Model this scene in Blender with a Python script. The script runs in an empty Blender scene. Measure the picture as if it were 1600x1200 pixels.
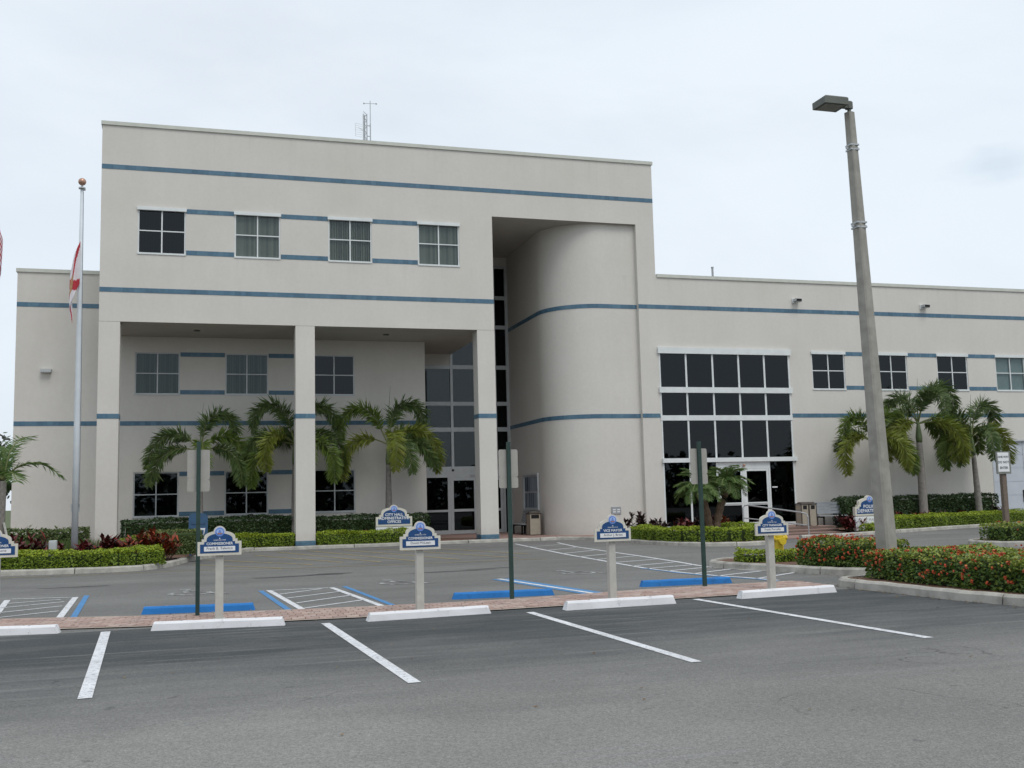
import bpy, math, random
from mathutils import Vector, Matrix
random.seed(7)
PI = math.pi
R = math.radians
SC = bpy.context.scene
COL = SC.collection

# ------------------------------------------------------------------ camera
cam_d = bpy.data.cameras.new('camera')
cam = bpy.data.objects.new('camera', cam_d)
COL.objects.link(cam)
SC.camera = cam
cam_d.sensor_width = 36.0
cam_d.lens = 36.45
cam_d.clip_start = 0.1
cam_d.clip_end = 6000
YAW, PITCH, ROLL = R(16.75), R(6.25), R(-1.409)
cy, sy, cp, sp, cr, sr = math.cos(YAW), math.sin(YAW), math.cos(PITCH), math.sin(PITCH), math.cos(ROLL), math.sin(ROLL)
fwd = Vector((sy*cp, cy*cp, sp))
r0 = Vector((cy, -sy, 0))
u0 = r0.cross(fwd)
rgt = cr*r0 + sr*u0
upv = -sr*r0 + cr*u0
m3 = Matrix((rgt, upv, -fwd)).transposed()
cam.matrix_world = Matrix.Translation((0, 0, 1.726)) @ m3.to_4x4()

# ------------------------------------------------------------------ world + sun (overcast)
SUN_EL, SUN_ROT = R(58), R(163)
W = bpy.data.worlds.new('World')
SC.world = W
W.use_nodes = True
nt = W.node_tree
nt.nodes.clear()
def wn(t, **k):
    n = nt.nodes.new(t)
    for a, b in k.items(): setattr(n, a, b)
    return n
wo = wn('ShaderNodeOutputWorld'); bg = wn('ShaderNodeBackground')
bg.inputs['Strength'].default_value = 0.1
sky = wn('ShaderNodeTexSky', sky_type='NISHITA')
sky.sun_disc = False
sky.sun_elevation = SUN_EL
sky.sun_rotation = SUN_ROT
sky.air_density = 1.2
sky.dust_density = 2.5
tc = wn('ShaderNodeTexCoord')
mp = wn('ShaderNodeMapping'); mp.inputs['Scale'].default_value = (1.0, 1.0, 2.4); mp.inputs['Rotation'].default_value = (0.3, 0.2, 0.5)
n1 = wn('ShaderNodeTexNoise'); n1.inputs['Scale'].default_value = 1.6; n1.inputs['Detail'].default_value = 7; n1.inputs['Roughness'].default_value = 0.55; n1.inputs['Distortion'].default_value = 0.4
rmp = wn('ShaderNodeMapRange'); rmp.inputs['From Min'].default_value = 0.32; rmp.inputs['From Max'].default_value = 0.62; rmp.inputs['To Min'].default_value = 0.78; rmp.inputs['To Max'].default_value = 0.98
mx = wn('ShaderNodeMix', data_type='RGBA')
cl = wn('ShaderNodeTexNoise'); cl.inputs['Scale'].default_value = 2.6; cl.inputs['Detail'].default_value = 5
clr = wn('ShaderNodeMix', data_type='RGBA')
clr.inputs[6].default_value = (7.9, 8.85, 9.8, 1); clr.inputs[7].default_value = (9.0, 9.6, 10.2, 1)
L = nt.links.new
L(tc.outputs['Generated'], mp.inputs['Vector']); L(mp.outputs[0], n1.inputs['Vector']); L(mp.outputs[0], cl.inputs['Vector'])
L(n1.outputs[0], rmp.inputs['Value']); L(rmp.outputs[0], mx.inputs[0]); L(cl.outputs[0], clr.inputs[0])
L(sky.outputs[0], mx.inputs[6]); L(clr.outputs[2], mx.inputs[7]); vd = wn('ShaderNodeVectorMath', operation='DISTANCE'); vd.inputs[1].default_value = (0.651, 0.708, 0.2735)
sc2 = wn('ShaderNodeMapping'); sc2.inputs['Location'].default_value = (0, 0, 0.2735*-1.6); sc2.inputs['Scale'].default_value = (1, 1, 2.6)
L(tc.outputs['Generated'], sc2.inputs['Vector'])
sub = wn('ShaderNodeVectorMath', operation='ADD'); L(sc2.outputs[0], vd.inputs[0])
nz2 = wn('ShaderNodeTexNoise'); nz2.inputs['Scale'].default_value = 26; nz2.inputs['Detail'].default_value = 6
L(sc2.outputs[0], nz2.inputs['Vector'])
md = wn('ShaderNodeMath', operation='MULTIPLY_ADD'); md.inputs[1].default_value = -0.05; L(nz2.outputs[0], md.inputs[0]); L(vd.outputs['Value'], md.inputs[2])
mr2 = wn('ShaderNodeMapRange'); mr2.inputs['From Min'].default_value = -0.012; mr2.inputs['From Max'].default_value = 0.022; mr2.inputs['To Min'].default_value = 0.5; mr2.inputs['To Max'].default_value = 0.0
L(md.outputs[0], mr2.inputs['Value'])
mx2 = wn('ShaderNodeMix', data_type='RGBA'); mx2.inputs[7].default_value = (6.0, 7.2, 8.4, 1)
L(mr2.outputs[0], mx2.inputs[0]); L(mx.outputs[2], mx2.inputs[6]); L(mx2.outputs[2], bg.inputs['Color']); L(bg.outputs[0], wo.inputs[0])

sun_d = bpy.data.lights.new('sun', 'SUN')
sun_d.energy = 1.45
sun_d.angle = R(28)
sun_d.color = (1.0, 0.97, 0.92)
sun = bpy.data.objects.new('sun', sun_d)
COL.objects.link(sun)
sdir = Vector((math.sin(SUN_ROT)*math.cos(SUN_EL), math.cos(SUN_ROT)*math.cos(SUN_EL), math.sin(SUN_EL)))
sun.rotation_euler = sdir.to_track_quat('Z', 'Y').to_euler()
vs = SC.view_settings
vs.view_transform = 'Standard'
vs.look = 'None'
vs.exposure = 0.0
vs.gamma = 1.0
vs.use_curve_mapping = False
try:
    SC.cycles.max_bounces = 6
    SC.cycles.transparent_max_bounces = 8
except Exception:
    pass

# ------------------------------------------------------------------ helpers
class MB:
    def __init__(s): s.v = []; s.f = []; s.m = []
    def quad(s, a, b, c, d, mi=0):
        n = len(s.v); s.v += [tuple(a), tuple(b), tuple(c), tuple(d)]; s.f.append((n, n+1, n+2, n+3)); s.m.append(mi)
    def poly(s, pts, mi=0):
        n = len(s.v); s.v += [tuple(p) for p in pts]; s.f.append(tuple(range(n, n+len(pts)))); s.m.append(mi)
    def box(s, x0, x1, y0, y1, z0, z1, mi=0):
        n = len(s.v)
        s.v += [(x0,y0,z0),(x1,y0,z0),(x1,y1,z0),(x0,y1,z0),(x0,y0,z1),(x1,y0,z1),(x1,y1,z1),(x0,y1,z1)]
        for q in ((0,3,2,1),(4,5,6,7),(0,1,5,4),(1,2,6,5),(2,3,7,6),(3,0,4,7)):
            s.f.append(tuple(n+i for i in q)); s.m.append(mi)
    def bevbox(s, x0, x1, y0, y1, z0, z1, b=0.01, mi=0):
        # box with chamfered vertical edges and top edge
        s.prism([(x0+b,y0),(x1-b,y0),(x1,y0+b),(x1,y1-b),(x1-b,y1),(x0+b,y1),(x0,y1-b),(x0,y0+b)], z0, z1-b, mi, top=False)
        lo = [(x0+b,y0),(x1-b,y0),(x1,y0+b),(x1,y1-b),(x1-b,y1),(x0+b,y1),(x0,y1-b),(x0,y0+b)]
        cx, cyy = (x0+x1)/2, (y0+y1)/2
        hi = [(x - b*(1 if x > cx else -1), y - b*(1 if y > cyy else -1)) for x, y in lo]
        s.loft([[(x,y,z1-b) for x,y in lo], [(x,y,z1) for x,y in hi]], mi, cap=True)
    def prism(s, pts, z0, z1, mi=0, top=True, bot=True):
        n = len(s.v); k = len(pts)
        s.v += [(x,y,z0) for x,y in pts] + [(x,y,z1) for x,y in pts]
        for i in range(k):
            j = (i+1) % k; s.f.append((n+i, n+j, n+k+j, n+k+i)); s.m.append(mi)
        if top: s.f.append(tuple(n+k+i for i in range(k))); s.m.append(mi)
        if bot: s.f.append(tuple(n+k-1-i for i in range(k))); s.m.append(mi)
    def prism_y(s, pts, y0, y1, mi=0):
        # polygon in (x,z), counter-clockwise seen from -Y, extruded from y0 (front) to y1
        n = len(s.v); k = len(pts)
        s.v += [(x,y0,z) for x,z in pts] + [(x,y1,z) for x,z in pts]
        for i in range(k):
            j = (i+1) % k; s.f.append((n+j, n+i, n+k+i, n+k+j)); s.m.append(mi)
        s.f.append(tuple(n+i for i in range(k))); s.m.append(mi)
        s.f.append(tuple(n+k+k-1-i for i in range(k))); s.m.append(mi)
    def loft(s, rings, mi=0, cap=True, capstart=False):
        n = len(s.v); k = len(rings[0])
        for r in rings: s.v += [tuple(p) for p in r]
        for a in range(len(rings)-1):
            for i in range(k):
                j = (i+1) % k
                s.f.append((n+a*k+i, n+a*k+j, n+(a+1)*k+j, n+(a+1)*k+i)); s.m.append(mi)
        if cap: s.f.append(tuple(n+(len(rings)-1)*k+i for i in range(k))); s.m.append(mi)
        if capstart: s.f.append(tuple(n+k-1-i for i in range(k))); s.m.append(mi)
    def tube(s, path, rad, n=8, mi=0):
        path = [Vector(p) for p in path]
        if not hasattr(rad, '__len__'): rad = [rad]*len(path)
        rings = []
        for i, p in enumerate(path):
            t = (path[min(i+1, len(path)-1)] - path[max(i-1, 0)]).normalized()
            a = Vector((0,0,1)) if abs(t.z) < 0.9 else Vector((1,0,0))
            u = t.cross(a).normalized(); w = t.cross(u)
            rings.append([p + rad[i]*(math.cos(2*PI*q/n)*u + math.sin(2*PI*q/n)*w) for q in range(n)])
        s.loft(rings[::-1], mi, True, True)
    def ball(s, c, r, n=10, mi=0, sz=1.0):
        rings = []
        for i in range(1, n):
            ph = -PI/2 + PI*i/n
            rings.append([(c[0]+r*math.cos(ph)*math.cos(2*PI*q/(2*n)), c[1]+r*math.cos(ph)*math.sin(2*PI*q/(2*n)), c[2]+sz*r*math.sin(ph)) for q in range(2*n)])
        s.loft(rings, mi, True, True)
    def leaf(s, p, d, nrm, l, w, mi=0, at=0.45):
        d = d.normalized(); sd = d.cross(nrm)
        if sd.length < 1e-4: sd = d.cross(Vector((0.3,0.9,0.2)))
        sd = sd.normalized()*(w*0.5)
        m = p + d*(l*at)
        s.quad(p, m+sd, p+d*l, m-sd, mi)
    def build(s, name, mats, parent=None, org=None, smooth=False, local=False):
        if org is None: org = Vector((0,0,0))
        if parent is not None and not local: org = ORG[parent.name]
        me = bpy.data.meshes.new(name)
        vv = s.v if local else [(x-org[0], y-org[1], z-org[2]) for x,y,z in s.v]
        me.from_pydata(vv, [], s.f)
        if not isinstance(mats, (list, tuple)): mats = [mats]
        for m in mats: me.materials.append(m)
        if len(mats) > 1: me.polygons.foreach_set('material_index', s.m)
        if smooth: me.polygons.foreach_set('use_smooth', [True]*len(s.f))
        me.update()
        o = bpy.data.objects.new(name, me); COL.objects.link(o)
        if parent is not None:
            o.parent = parent
            ORG[o.name] = org
        elif not local: o.location = org; ORG[o.name] = Vector(org)
        return o
ORG = {}
def tag(o, label=None, cat=None, group=None, kind=None):
    if label: o['label'] = label
    if cat: o['category'] = cat
    if group: o['group'] = group
    if kind: o['kind'] = kind
    return o
def thing(name, loc, label, cat, group=None, rz=0):
    o = bpy.data.objects.new(name, None); COL.objects.link(o)
    o.empty_display_size = 0.3
    o.location = loc; o.rotation_euler = (0,0,rz)
    ORG[o.name] = Vector(loc)
    return tag(o, label, cat, group)
def inst(src, parent, loc, name=None, rz=None):
    o = src.copy(); COL.objects.link(o); o.parent = parent; o.location = loc
    if rz is not None: o.rotation_euler = (0,0,rz)
    return o
def copy_tree(o, parent=None):
    c = o.copy(); COL.objects.link(c); c.parent = parent
    for ch in list(o.children): copy_tree(ch, c)
    return c

# ------------------------------------------------------------------ materials
def newmat(name):
    m = bpy.data.materials.new(name); m.use_nodes = True
    t = m.node_tree; b = t.nodes['Principled BSDF']
    return m, t, b
def N(t, ty, **k):
    n = t.nodes.new(ty)
    for a, b in k.items(): setattr(n, a, b)
    return n
def c4(c): return (c[0], c[1], c[2], 1)
def noise(t, scale, detail=4, vec=None, rough=0.55, mapping=None):
    n = N(t, 'ShaderNodeTexNoise'); n.inputs['Scale'].default_value = scale; n.inputs['Detail'].default_value = detail; n.inputs['Roughness'].default_value = rough
    g = N(t, 'ShaderNodeNewGeometry')
    if mapping:
        mpn = N(t, 'ShaderNodeMapping'); mpn.inputs['Scale'].default_value = mapping
        t.links.new(g.outputs['Position'], mpn.inputs['Vector']); t.links.new(mpn.outputs[0], n.inputs['Vector'])
    else: t.links.new(g.outputs['Position'], n.inputs['Vector'])
    return n.outputs[0]
def ramp(t, sock, a, b, lo=0.0, hi=1.0):
    r = N(t, 'ShaderNodeMapRange'); r.inputs['From Min'].default_value = a; r.inputs['From Max'].default_value = b
    r.inputs['To Min'].default_value = lo; r.inputs['To Max'].default_value = hi
    t.links.new(sock, r.inputs['Value']); return r.outputs[0]
def mixc(t, fac, a, b, mode='MIX'):
    m = N(t, 'ShaderNodeMix', data_type='RGBA', blend_type=mode)
    if hasattr(fac, 'links') or hasattr(fac, 'is_linked'): t.links.new(fac, m.inputs[0])
    else: m.inputs[0].default_value = fac
    for s, i in ((a, 6), (b, 7)):
        if isinstance(s, (tuple, list)): m.inputs[i].default_value = c4(s)
        else: t.links.new(s, m.inputs[i])
    return m.outputs[2]
def math2(t, op, a, b):
    m = N(t, 'ShaderNodeMath', operation=op)
    for s, i in ((a, 0), (b, 1)):
        if isinstance(s, (int, float)): m.inputs[i].default_value = s
        else: t.links.new(s, m.inputs[i])
    return m.outputs[0]
def bump(t, b, sock, strength=0.2, dist=0.01):
    n = N(t, 'ShaderNodeBump'); n.inputs['Strength'].default_value = strength; n.inputs['Distance'].default_value = dist
    t.links.new(sock, n.inputs['Height']); t.links.new(n.outputs[0], b.inputs['Normal'])
def simple(name, col, rough=0.6, var=0.12, scale=6.0, metallic=0.0, spec=0.4, bmp=0.0, bscale=60):
    m, t, b = newmat(name)
    f = ramp(t, noise(t, scale, 5), 0.3, 0.7)
    c = mixc(t, f, tuple(x*(1-var) for x in col), tuple(min(1, x*(1+var)) for x in col))
    t.links.new(c, b.inputs['Base Color'])
    b.inputs['Roughness'].default_value = rough; b.inputs['Metallic'].default_value = metallic
    b.inputs['Specular IOR Level'].default_value = spec
    if bmp: bump(t, b, noise(t, bscale, 3), bmp, 0.006)
    return m
def island(name, cols, rough=0.55, spec=0.3, obj=False, noisev=0.0, transl=0.0):
    # colour varies per mesh island (leaf, tile ...) or per object
    m, t, b = newmat(name)
    if obj: s = N(t, 'ShaderNodeObjectInfo').outputs['Random']
    else: s = N(t, 'ShaderNodeNewGeometry').outputs['Random Per Island']
    r = N(t, 'ShaderNodeValToRGB'); t.links.new(s, r.inputs[0])
    e = r.color_ramp.elements
    for i, c in enumerate(cols):
        p = i/max(1, len(cols)-1)
        if i == 0: e[0].position = 0; e[0].color = c4(c)
        elif i == len(cols)-1: e[1 if len(cols) == 2 else len(e)-1].position = 1; e[len(e)-1].color = c4(c)
        else: q = e.new(p); q.color = c4(c)
    out = r.outputs[0]
    if noisev:
        f = ramp(t, noise(t, 9, 4), 0.3, 0.7, 1-noisev, 1+noisev)
        out = mixc(t, 1.0, out, N_rgb(t, f), 'MULTIPLY')
    t.links.new(out, b.inputs['Base Color'])
    b.inputs['Roughness'].default_value = rough; b.inputs['Specular IOR Level'].default_value = spec
    if transl:
        tr = N(t, 'ShaderNodeBsdfTranslucent'); t.links.new(out, tr.inputs['Color'])
        mxs = N(t, 'ShaderNodeMixShader'); mxs.inputs[0].default_value = transl
        o = [n for n in t.nodes if n.type == 'OUTPUT_MATERIAL'][0]
        t.links.new(b.outputs[0], mxs.inputs[1]); t.links.new(tr.outputs[0], mxs.inputs[2]); t.links.new(mxs.outputs[0], o.inputs[0])
    return m
def N_rgb(t, sock):
    c = N(t, 'ShaderNodeCombineColor')
    for i in range(3): t.links.new(sock, c.inputs[i])
    return c.outputs[0]

def mat_stucco():
    m, t, b = newmat('stucco')
    f = ramp(t, noise(t, 0.45, 6), 0.3, 0.7)
    c = mixc(t, f, (0.588, 0.562, 0.518), (0.630, 0.606, 0.565))
    st = ramp(t, noise(t, 1.0, 5, mapping=(2.2, 2.2, 0.12)), 0.35, 0.75, 0.985, 1.012)
    c = mixc(t, 1.0, c, N_rgb(t, st), 'MULTIPLY')
    gz = N(t, 'ShaderNodeNewGeometry'); sz = N(t, 'ShaderNodeSeparateXYZ'); t.links.new(gz.outputs['Position'], sz.inputs[0])
    drips = ramp(t, noise(t, 1.0, 6, mapping=(3.2, 3.2, 0.10), rough=0.65), 0.54, 0.72)
    foot = math2(t, 'MULTIPLY', ramp(t, math2(t, 'ADD', sz.outputs[2], math2(t, 'MULTIPLY', noise(t, 2.5, 4), 0.5)), 0.45, 0.95, 1, 0), 0.30)
    up1 = ramp(t, sz.outputs[2], 14.6, 15.9); up2 = math2(t, 'MULTIPLY', ramp(t, sz.outputs[2], 9.9, 10.95), ramp(t, sz.outputs[2], 11.0, 11.1, 1, 0))
    c = mixc(t, math2(t, 'MULTIPLY', math2(t, 'MULTIPLY', drips, math2(t, 'ADD', up1, up2)), 0.22), c, (0.36, 0.35, 0.32))
    c = mixc(t, foot, c, (0.33, 0.31, 0.27))
    fine = ramp(t, noise(t, 38, 2), 0.25, 0.75, 0.955, 1.045)
    c = mixc(t, 1.0, c, N_rgb(t, fine), 'MULTIPLY')
    sp_ = ramp(t, noise(t, 7, 3), 0.3, 0.7, 0.98, 1.02)
    c = mixc(t, 1.0, c, N_rgb(t, sp_), 'MULTIPLY')
    t.links.new(c, b.inputs['Base Color'])
    b.inputs['Roughness'].default_value = 0.9; b.inputs['Specular IOR Level'].default_value = 0.2
    bump(t, b, noise(t, 45, 4), 0.35, 0.012)
    return m
def mat_asphalt():
    m, t, b = newmat('asphalt')
    g = N(t, 'ShaderNodeNewGeometry'); sx = N(t, 'ShaderNodeSeparateXYZ'); t.links.new(g.outputs['Position'], sx.inputs[0])
    x, y = sx.outputs[0], sx.outputs[1]
    wob = ramp(t, noise(t, 0.5, 5), 0.2, 0.8, -1.0, 1.0)
    wob2 = ramp(t, noise(t, 1.0, 5, mapping=(0.25, 3.0, 1)), 0.2, 0.8, -0.9, 0.9)
    yy = math2(t, 'ADD', math2(t, 'ADD', y, wob), wob2)
    sealed = math2(t, 'MULTIPLY', ramp(t, yy, 8.2, 13.2), ramp(t, y, 15.9, 16.0, 1.0, 0.0))
    base = mixc(t, ramp(t, noise(t, 0.22, 5), 0.3, 0.7), (0.172, 0.168, 0.159), (0.240, 0.234, 0.221))
    back = mixc(t, ramp(t, noise(t, 0.5, 5, mapping=(0.35, 1.2, 1)), 0.3, 0.7), (0.128, 0.127, 0.121), (0.182, 0.180, 0.171))
    c = mixc(t, ramp(t, y, 15.9, 16.1), base, back)
    sealc = mixc(t, ramp(t, noise(t, 1.0, 7, mapping=(0.35, 1.3, 1), rough=0.7), 0.45, 0.70), (0.052, 0.058, 0.061), (0.098, 0.099, 0.098))
    c = mixc(t, sealed, c, sealc)
    # tyre polish, scuffs and damp stains with shapes of their own
    streak = math2(t, 'MULTIPLY', ramp(t, noise(t, 2.4, 6, mapping=(0.09, 2.8, 1), rough=0.6), 0.54, 0.66), ramp(t, noise(t, 0.5, 4), 0.42, 0.60))
    c = mixc(t, math2(t, 'MULTIPLY', streak, 0.62), c, (0.205, 0.203, 0.197))
    dark = ramp(t, noise(t, 0.8, 5, mapping=(0.35, 1.6, 1), rough=0.6), 0.60, 0.74)
    c = mixc(t, math2(t, 'MULTIPLY', dark, 0.40), c, (0.075, 0.075, 0.073))
    drip = ramp(t, noise(t, 3.1, 3), 0.68, 0.73)
    c = mixc(t, math2(t, 'MULTIPLY', drip, 0.45), c, (0.05, 0.05, 0.049))
    c = mixc(t, 1.0, c, N_rgb(t, ramp(t, noise(t, 0.17, 5, rough=0.6), 0.3, 0.7, 0.86, 1.13)), 'MULTIPLY')
    # aggregate
    ag = N(t, 'ShaderNodeTexVoronoi'); ag.inputs['Scale'].default_value = 95
    t.links.new(g.outputs['Position'], ag.inputs['Vector'])
    agc = N(t, 'ShaderNodeSeparateColor'); t.links.new(ag.outputs['Color'], agc.inputs[0])
    c = mixc(t, 1.0, c, N_rgb(t, ramp(t, agc.outputs[0], 0, 1, 0.74, 1.28)), 'MULTIPLY')
    c = mixc(t, 1.0, c, N_rgb(t, ramp(t, noise(t, 22, 3), 0.25, 0.75, 0.86, 1.14)), 'MULTIPLY')
    # hairline cracks
    vo = N(t, 'ShaderNodeTexVoronoi', feature='DISTANCE_TO_EDGE'); vo.inputs['Scale'].default_value = 0.33
    nz = N(t, 'ShaderNodeTexNoise'); nz.inputs['Scale'].default_value = 1.3; nz.inputs['Detail'].default_value = 6
    t.links.new(g.outputs['Position'], nz.inputs['Vector'])
    va = N(t, 'ShaderNodeVectorMath', operation='ADD'); t.links.new(g.outputs['Position'], va.inputs[0]); t.links.new(nz.outputs['Color'], va.inputs[1])
    t.links.new(va.outputs[0], vo.inputs['Vector'])
    cr_ = math2(t, 'MULTIPLY', ramp(t, vo.outputs['Distance'], 0.0, 0.006, 1, 0), ramp(t, noise(t, 0.6, 2), 0.56, 0.62))
    c = mixc(t, math2(t, 'MULTIPLY', cr_, 0.6), c, (0.04, 0.04, 0.04))
    t.links.new(c, b.inputs['Base Color'])
    b.inputs['Roughness'].default_value = 0.85; b.inputs['Specular IOR Level'].default_value = 0.3
    bump(t, b, ag.outputs['Distance'], 0.5, 0.006)
    return m
def mat_paint(name, col, wear=0.5, under=(0.14, 0.14, 0.135), scale=14, dirt=0.8):
    m, t, b = newmat(name)
    n = math2(t, 'ADD', math2(t, 'MULTIPLY', noise(t, scale, 6, rough=0.7), 0.6), math2(t, 'MULTIPLY', noise(t, 90, 2), 0.4))
    f = ramp(t, n, wear-0.05, wear+0.07)
    d = ramp(t, noise(t, 2.2, 5), 0.3, 0.7)
    c0 = mixc(t, d, tuple(x*dirt for x in col), col)
    t.links.new(mixc(t, f, c0, under), b.inputs['Base Color'])
    b.inputs['Roughness'].default_value = 0.75; b.inputs['Specular IOR Level'].default_value = 0.3
    return m
def mat_glass(name, tint, gloss=(0.62, 0.68, 0.74)):
    m, t, b = newmat(name)
    o = [n for n in t.nodes if n.type == 'OUTPUT_MATERIAL'][0]
    tr = N(t, 'ShaderNodeBsdfTransparent'); tr.inputs[0].default_value = c4(tint)
    gl = N(t, 'ShaderNodeBsdfGlossy'); gl.inputs['Roughness'].default_value = 0.015; gl.inputs[0].default_value = c4(gloss)
    fr = N(t, 'ShaderNodeFresnel'); gg = N(t, 'ShaderNodeNewGeometry'); t.links.new(ramp(t, gg.outputs['Backfacing'], 0, 1, 1.5, 1/1.5), fr.inputs['IOR'])
    ms = N(t, 'ShaderNodeMixShader')
    bp = N(t, 'ShaderNodeBump'); bp.inputs['Strength'].default_value = 0.02; bp.inputs['Distance'].default_value = 0.02
    t.links.new(noise(t, 0.9, 2), bp.inputs['Height'])
    t.links.new(bp.outputs[0], gl.inputs['Normal'])
    t.links.new(fr.outputs[0], ms.inputs[0]); t.links.new(tr.outputs[0], ms.inputs[1]); t.links.new(gl.outputs[0], ms.inputs[2]); t.links.new(ms.outputs[0], o.inputs[0])
    return m

M = {}
M['stucco'] = mat_stucco()
M['asphalt'] = mat_asphalt()
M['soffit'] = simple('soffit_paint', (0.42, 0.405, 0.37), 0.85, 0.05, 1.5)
M['cap'] = simple('cap_metal', (0.54, 0.55, 0.50), 0.6, 0.06, 3)
M['tile'] = island('blue_tile', [(0.050, 0.118, 0.18), (0.072, 0.155, 0.225), (0.060, 0.138, 0.212), (0.09, 0.18, 0.25)], 0.4, 0.5, noisev=0.12)
M['grout'] = simple('grout', (0.10, 0.14, 0.18), 0.8)
M['alu'] = simple('white_aluminium', (0.66, 0.69, 0.69), 0.45, 0.06, 3, 0.0, 0.5)
M['alu_grey'] = simple('grey_aluminium', (0.46, 0.48, 0.49), 0.4, 0.07, 3, 0.15, 0.5)
M['glass'] = mat_glass('tinted_glass', (0.74, 0.775, 0.755))
M['glass_mid'] = mat_glass('smoked_glass', (0.62, 0.68, 0.66))
M['glass_dark'] = mat_glass('dark_glass', (0.22, 0.26, 0.27))
M['blind'] = island('blind_fabric', [(0.35, 0.35, 0.33), (0.43, 0.43, 0.40), (0.26, 0.265, 0.25)], 0.8, 0.2)
M['shade'] = simple('roller_shade', (0.46, 0.54, 0.59), 0.85, 0.05)
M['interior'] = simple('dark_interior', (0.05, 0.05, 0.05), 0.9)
M['roof'] = simple('roof_gravel', (0.35, 0.34, 0.32), 0.9, 0.2, 12)
M['stain'] = mat_paint('oil_stain', (0.07, 0.07, 0.068), 0.56, (0.13, 0.13, 0.127), 3)
M['kerb'] = simple('kerb_concrete', (0.36, 0.345, 0.31), 0.85, 0.28, 3.5, bmp=0.4, bscale=50)
M['pave'] = None
M['concrete'] = simple('pole_concrete', (0.30, 0.288, 0.258), 0.85, 0.16, 5, bmp=0.3, bscale=70)
M['mulch'] = island('mulch', [(0.10, 0.05, 0.03), (0.16, 0.085, 0.055)], 0.95)
M['mulch'] = simple('mulch_bed', (0.135, 0.075, 0.05), 0.95, 0.45, 30, bmp=0.8, bscale=60)
M['soil'] = simple('ground_soil', (0.08, 0.10, 0.04), 0.95, 0.3, 0.8)
M['white_paint'] = mat_paint('white_line_paint', (0.70, 0.71, 0.73), 0.565)
M['white_worn'] = mat_paint('worn_white_paint', (0.66, 0.67, 0.68), 0.53)
M['symbol'] = mat_paint('worn_symbol_paint', (0.50, 0.50, 0.50), 0.475, scale=7)
M['yellow_worn'] = mat_paint('worn_yellow_paint', (0.40, 0.31, 0.12), 0.53, scale=5)
M['blue_line'] = mat_paint('blue_line_paint', (0.075, 0.245, 0.50), 0.57)
M['stop_white'] = mat_paint('white_stop_paint', (0.78, 0.78, 0.80), 0.615, (0.36, 0.35, 0.34), 6, 0.88)
M['stop_blue'] = mat_paint('blue_stop_paint', (0.028, 0.20, 0.55), 0.60, (0.03, 0.10, 0.24), 6, 0.82)
M['brick_obj'] = island('paver_brick', [(0.31, 0.215, 0.185), (0.38, 0.28, 0.245), (0.34, 0.24, 0.205), (0.42, 0.33, 0.29), (0.29, 0.215, 0.195)], 0.85, 0.2, obj=True, noisev=0.18)
M['brick_isl'] = island('paver_brick_far', [(0.31, 0.215, 0.185), (0.38, 0.28, 0.245), (0.34, 0.24, 0.205), (0.42, 0.33, 0.29), (0.29, 0.215, 0.195)], 0.85, 0.2, noisev=0.18)
M['sand'] = simple('joint_sand', (0.20, 0.14, 0.12), 0.95, 0.2, 20)
M['cream'] = simple('cream_paint', (0.60, 0.575, 0.50), 0.55, 0.06, 6)
M['postp'] = simple('post_paint', (0.46, 0.45, 0.41), 0.6, 0.08, 8)
M['signblue'] = simple('sign_blue', (0.013, 0.062, 0.185), 0.4, 0.1, 6)
M['signwhite'] = simple('sign_white', (0.74, 0.75, 0.76), 0.45, 0.03)
M['ink'] = simple('ink', (0.04, 0.05, 0.08), 0.6)
M['inkgrey'] = simple('grey_lettering', (0.22, 0.22, 0.24), 0.6)
M['seal_rim'] = simple('seal_rim', (0.50, 0.53, 0.66), 0.5)
M['seal_blue'] = simple('seal_blue', (0.13, 0.24, 0.60), 0.5, 0.2, 60)
M['seal_pale'] = simple('seal_pale', (0.34, 0.46, 0.74), 0.5)
M['seal_red'] = simple('seal_red', (0.36, 0.17, 0.15), 0.5)
M['green_post'] = simple('green_post', (0.022, 0.050, 0.042), 0.55, 0.15, 12)
M['signback'] = simple('sign_back', (0.35, 0.338, 0.31), 0.5, 0.06, 8)
M['steel'] = simple('galvanised_steel', (0.42, 0.44, 0.45), 0.4, 0.1, 10, 0.5)
M['polewhite'] = simple('flagpole_aluminium', (0.56, 0.60, 0.63), 0.45, 0.05, 3)
M['copper'] = simple('copper_ball', (0.46, 0.27, 0.20), 0.35, 0.1, 8, 0.5)
M['bronze'] = simple('lamp_bronze', (0.115, 0.125, 0.11), 0.55, 0.12, 8)
M['lens'] = simple('lamp_lens', (0.17, 0.18, 0.16), 0.25, 0.05)
M['tan'] = simple('bin_tan', (0.33, 0.295, 0.235), 0.6, 0.08, 8)
M['brown'] = simple('bin_brown', (0.075, 0.062, 0.052), 0.6)
M['dark'] = simple('dark_void', (0.012, 0.012, 0.012), 0.9)
M['plank'] = simple('grey_plank', (0.30, 0.32, 0.34), 0.7, 0.08, 10)
M['yellow'] = simple('hydrant_yellow', (0.60, 0.44, 0.025), 0.45, 0.1, 10)
M['mailblue'] = simple('mailbox_blue', (0.040, 0.095, 0.18), 0.45, 0.06)
M['door_white'] = simple('garage_paint', (0.50, 0.53, 0.58), 0.55, 0.05, 2)
M['wood'] = simple('weathered_wood', (0.16, 0.125, 0.10), 0.85, 0.25, 14)
M['trunk'] = simple('palm_trunk', (0.235, 0.215, 0.195), 0.9, 0.22, 9, bmp=0.5, bscale=25)
M['shaft'] = simple('palm_crownshaft', (0.12, 0.16, 0.07), 0.55, 0.15, 6)
M['roughtrunk'] = simple('rough_trunk', (0.11, 0.075, 0.05), 0.95, 0.35, 18, bmp=0.9, bscale=40)
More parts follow.
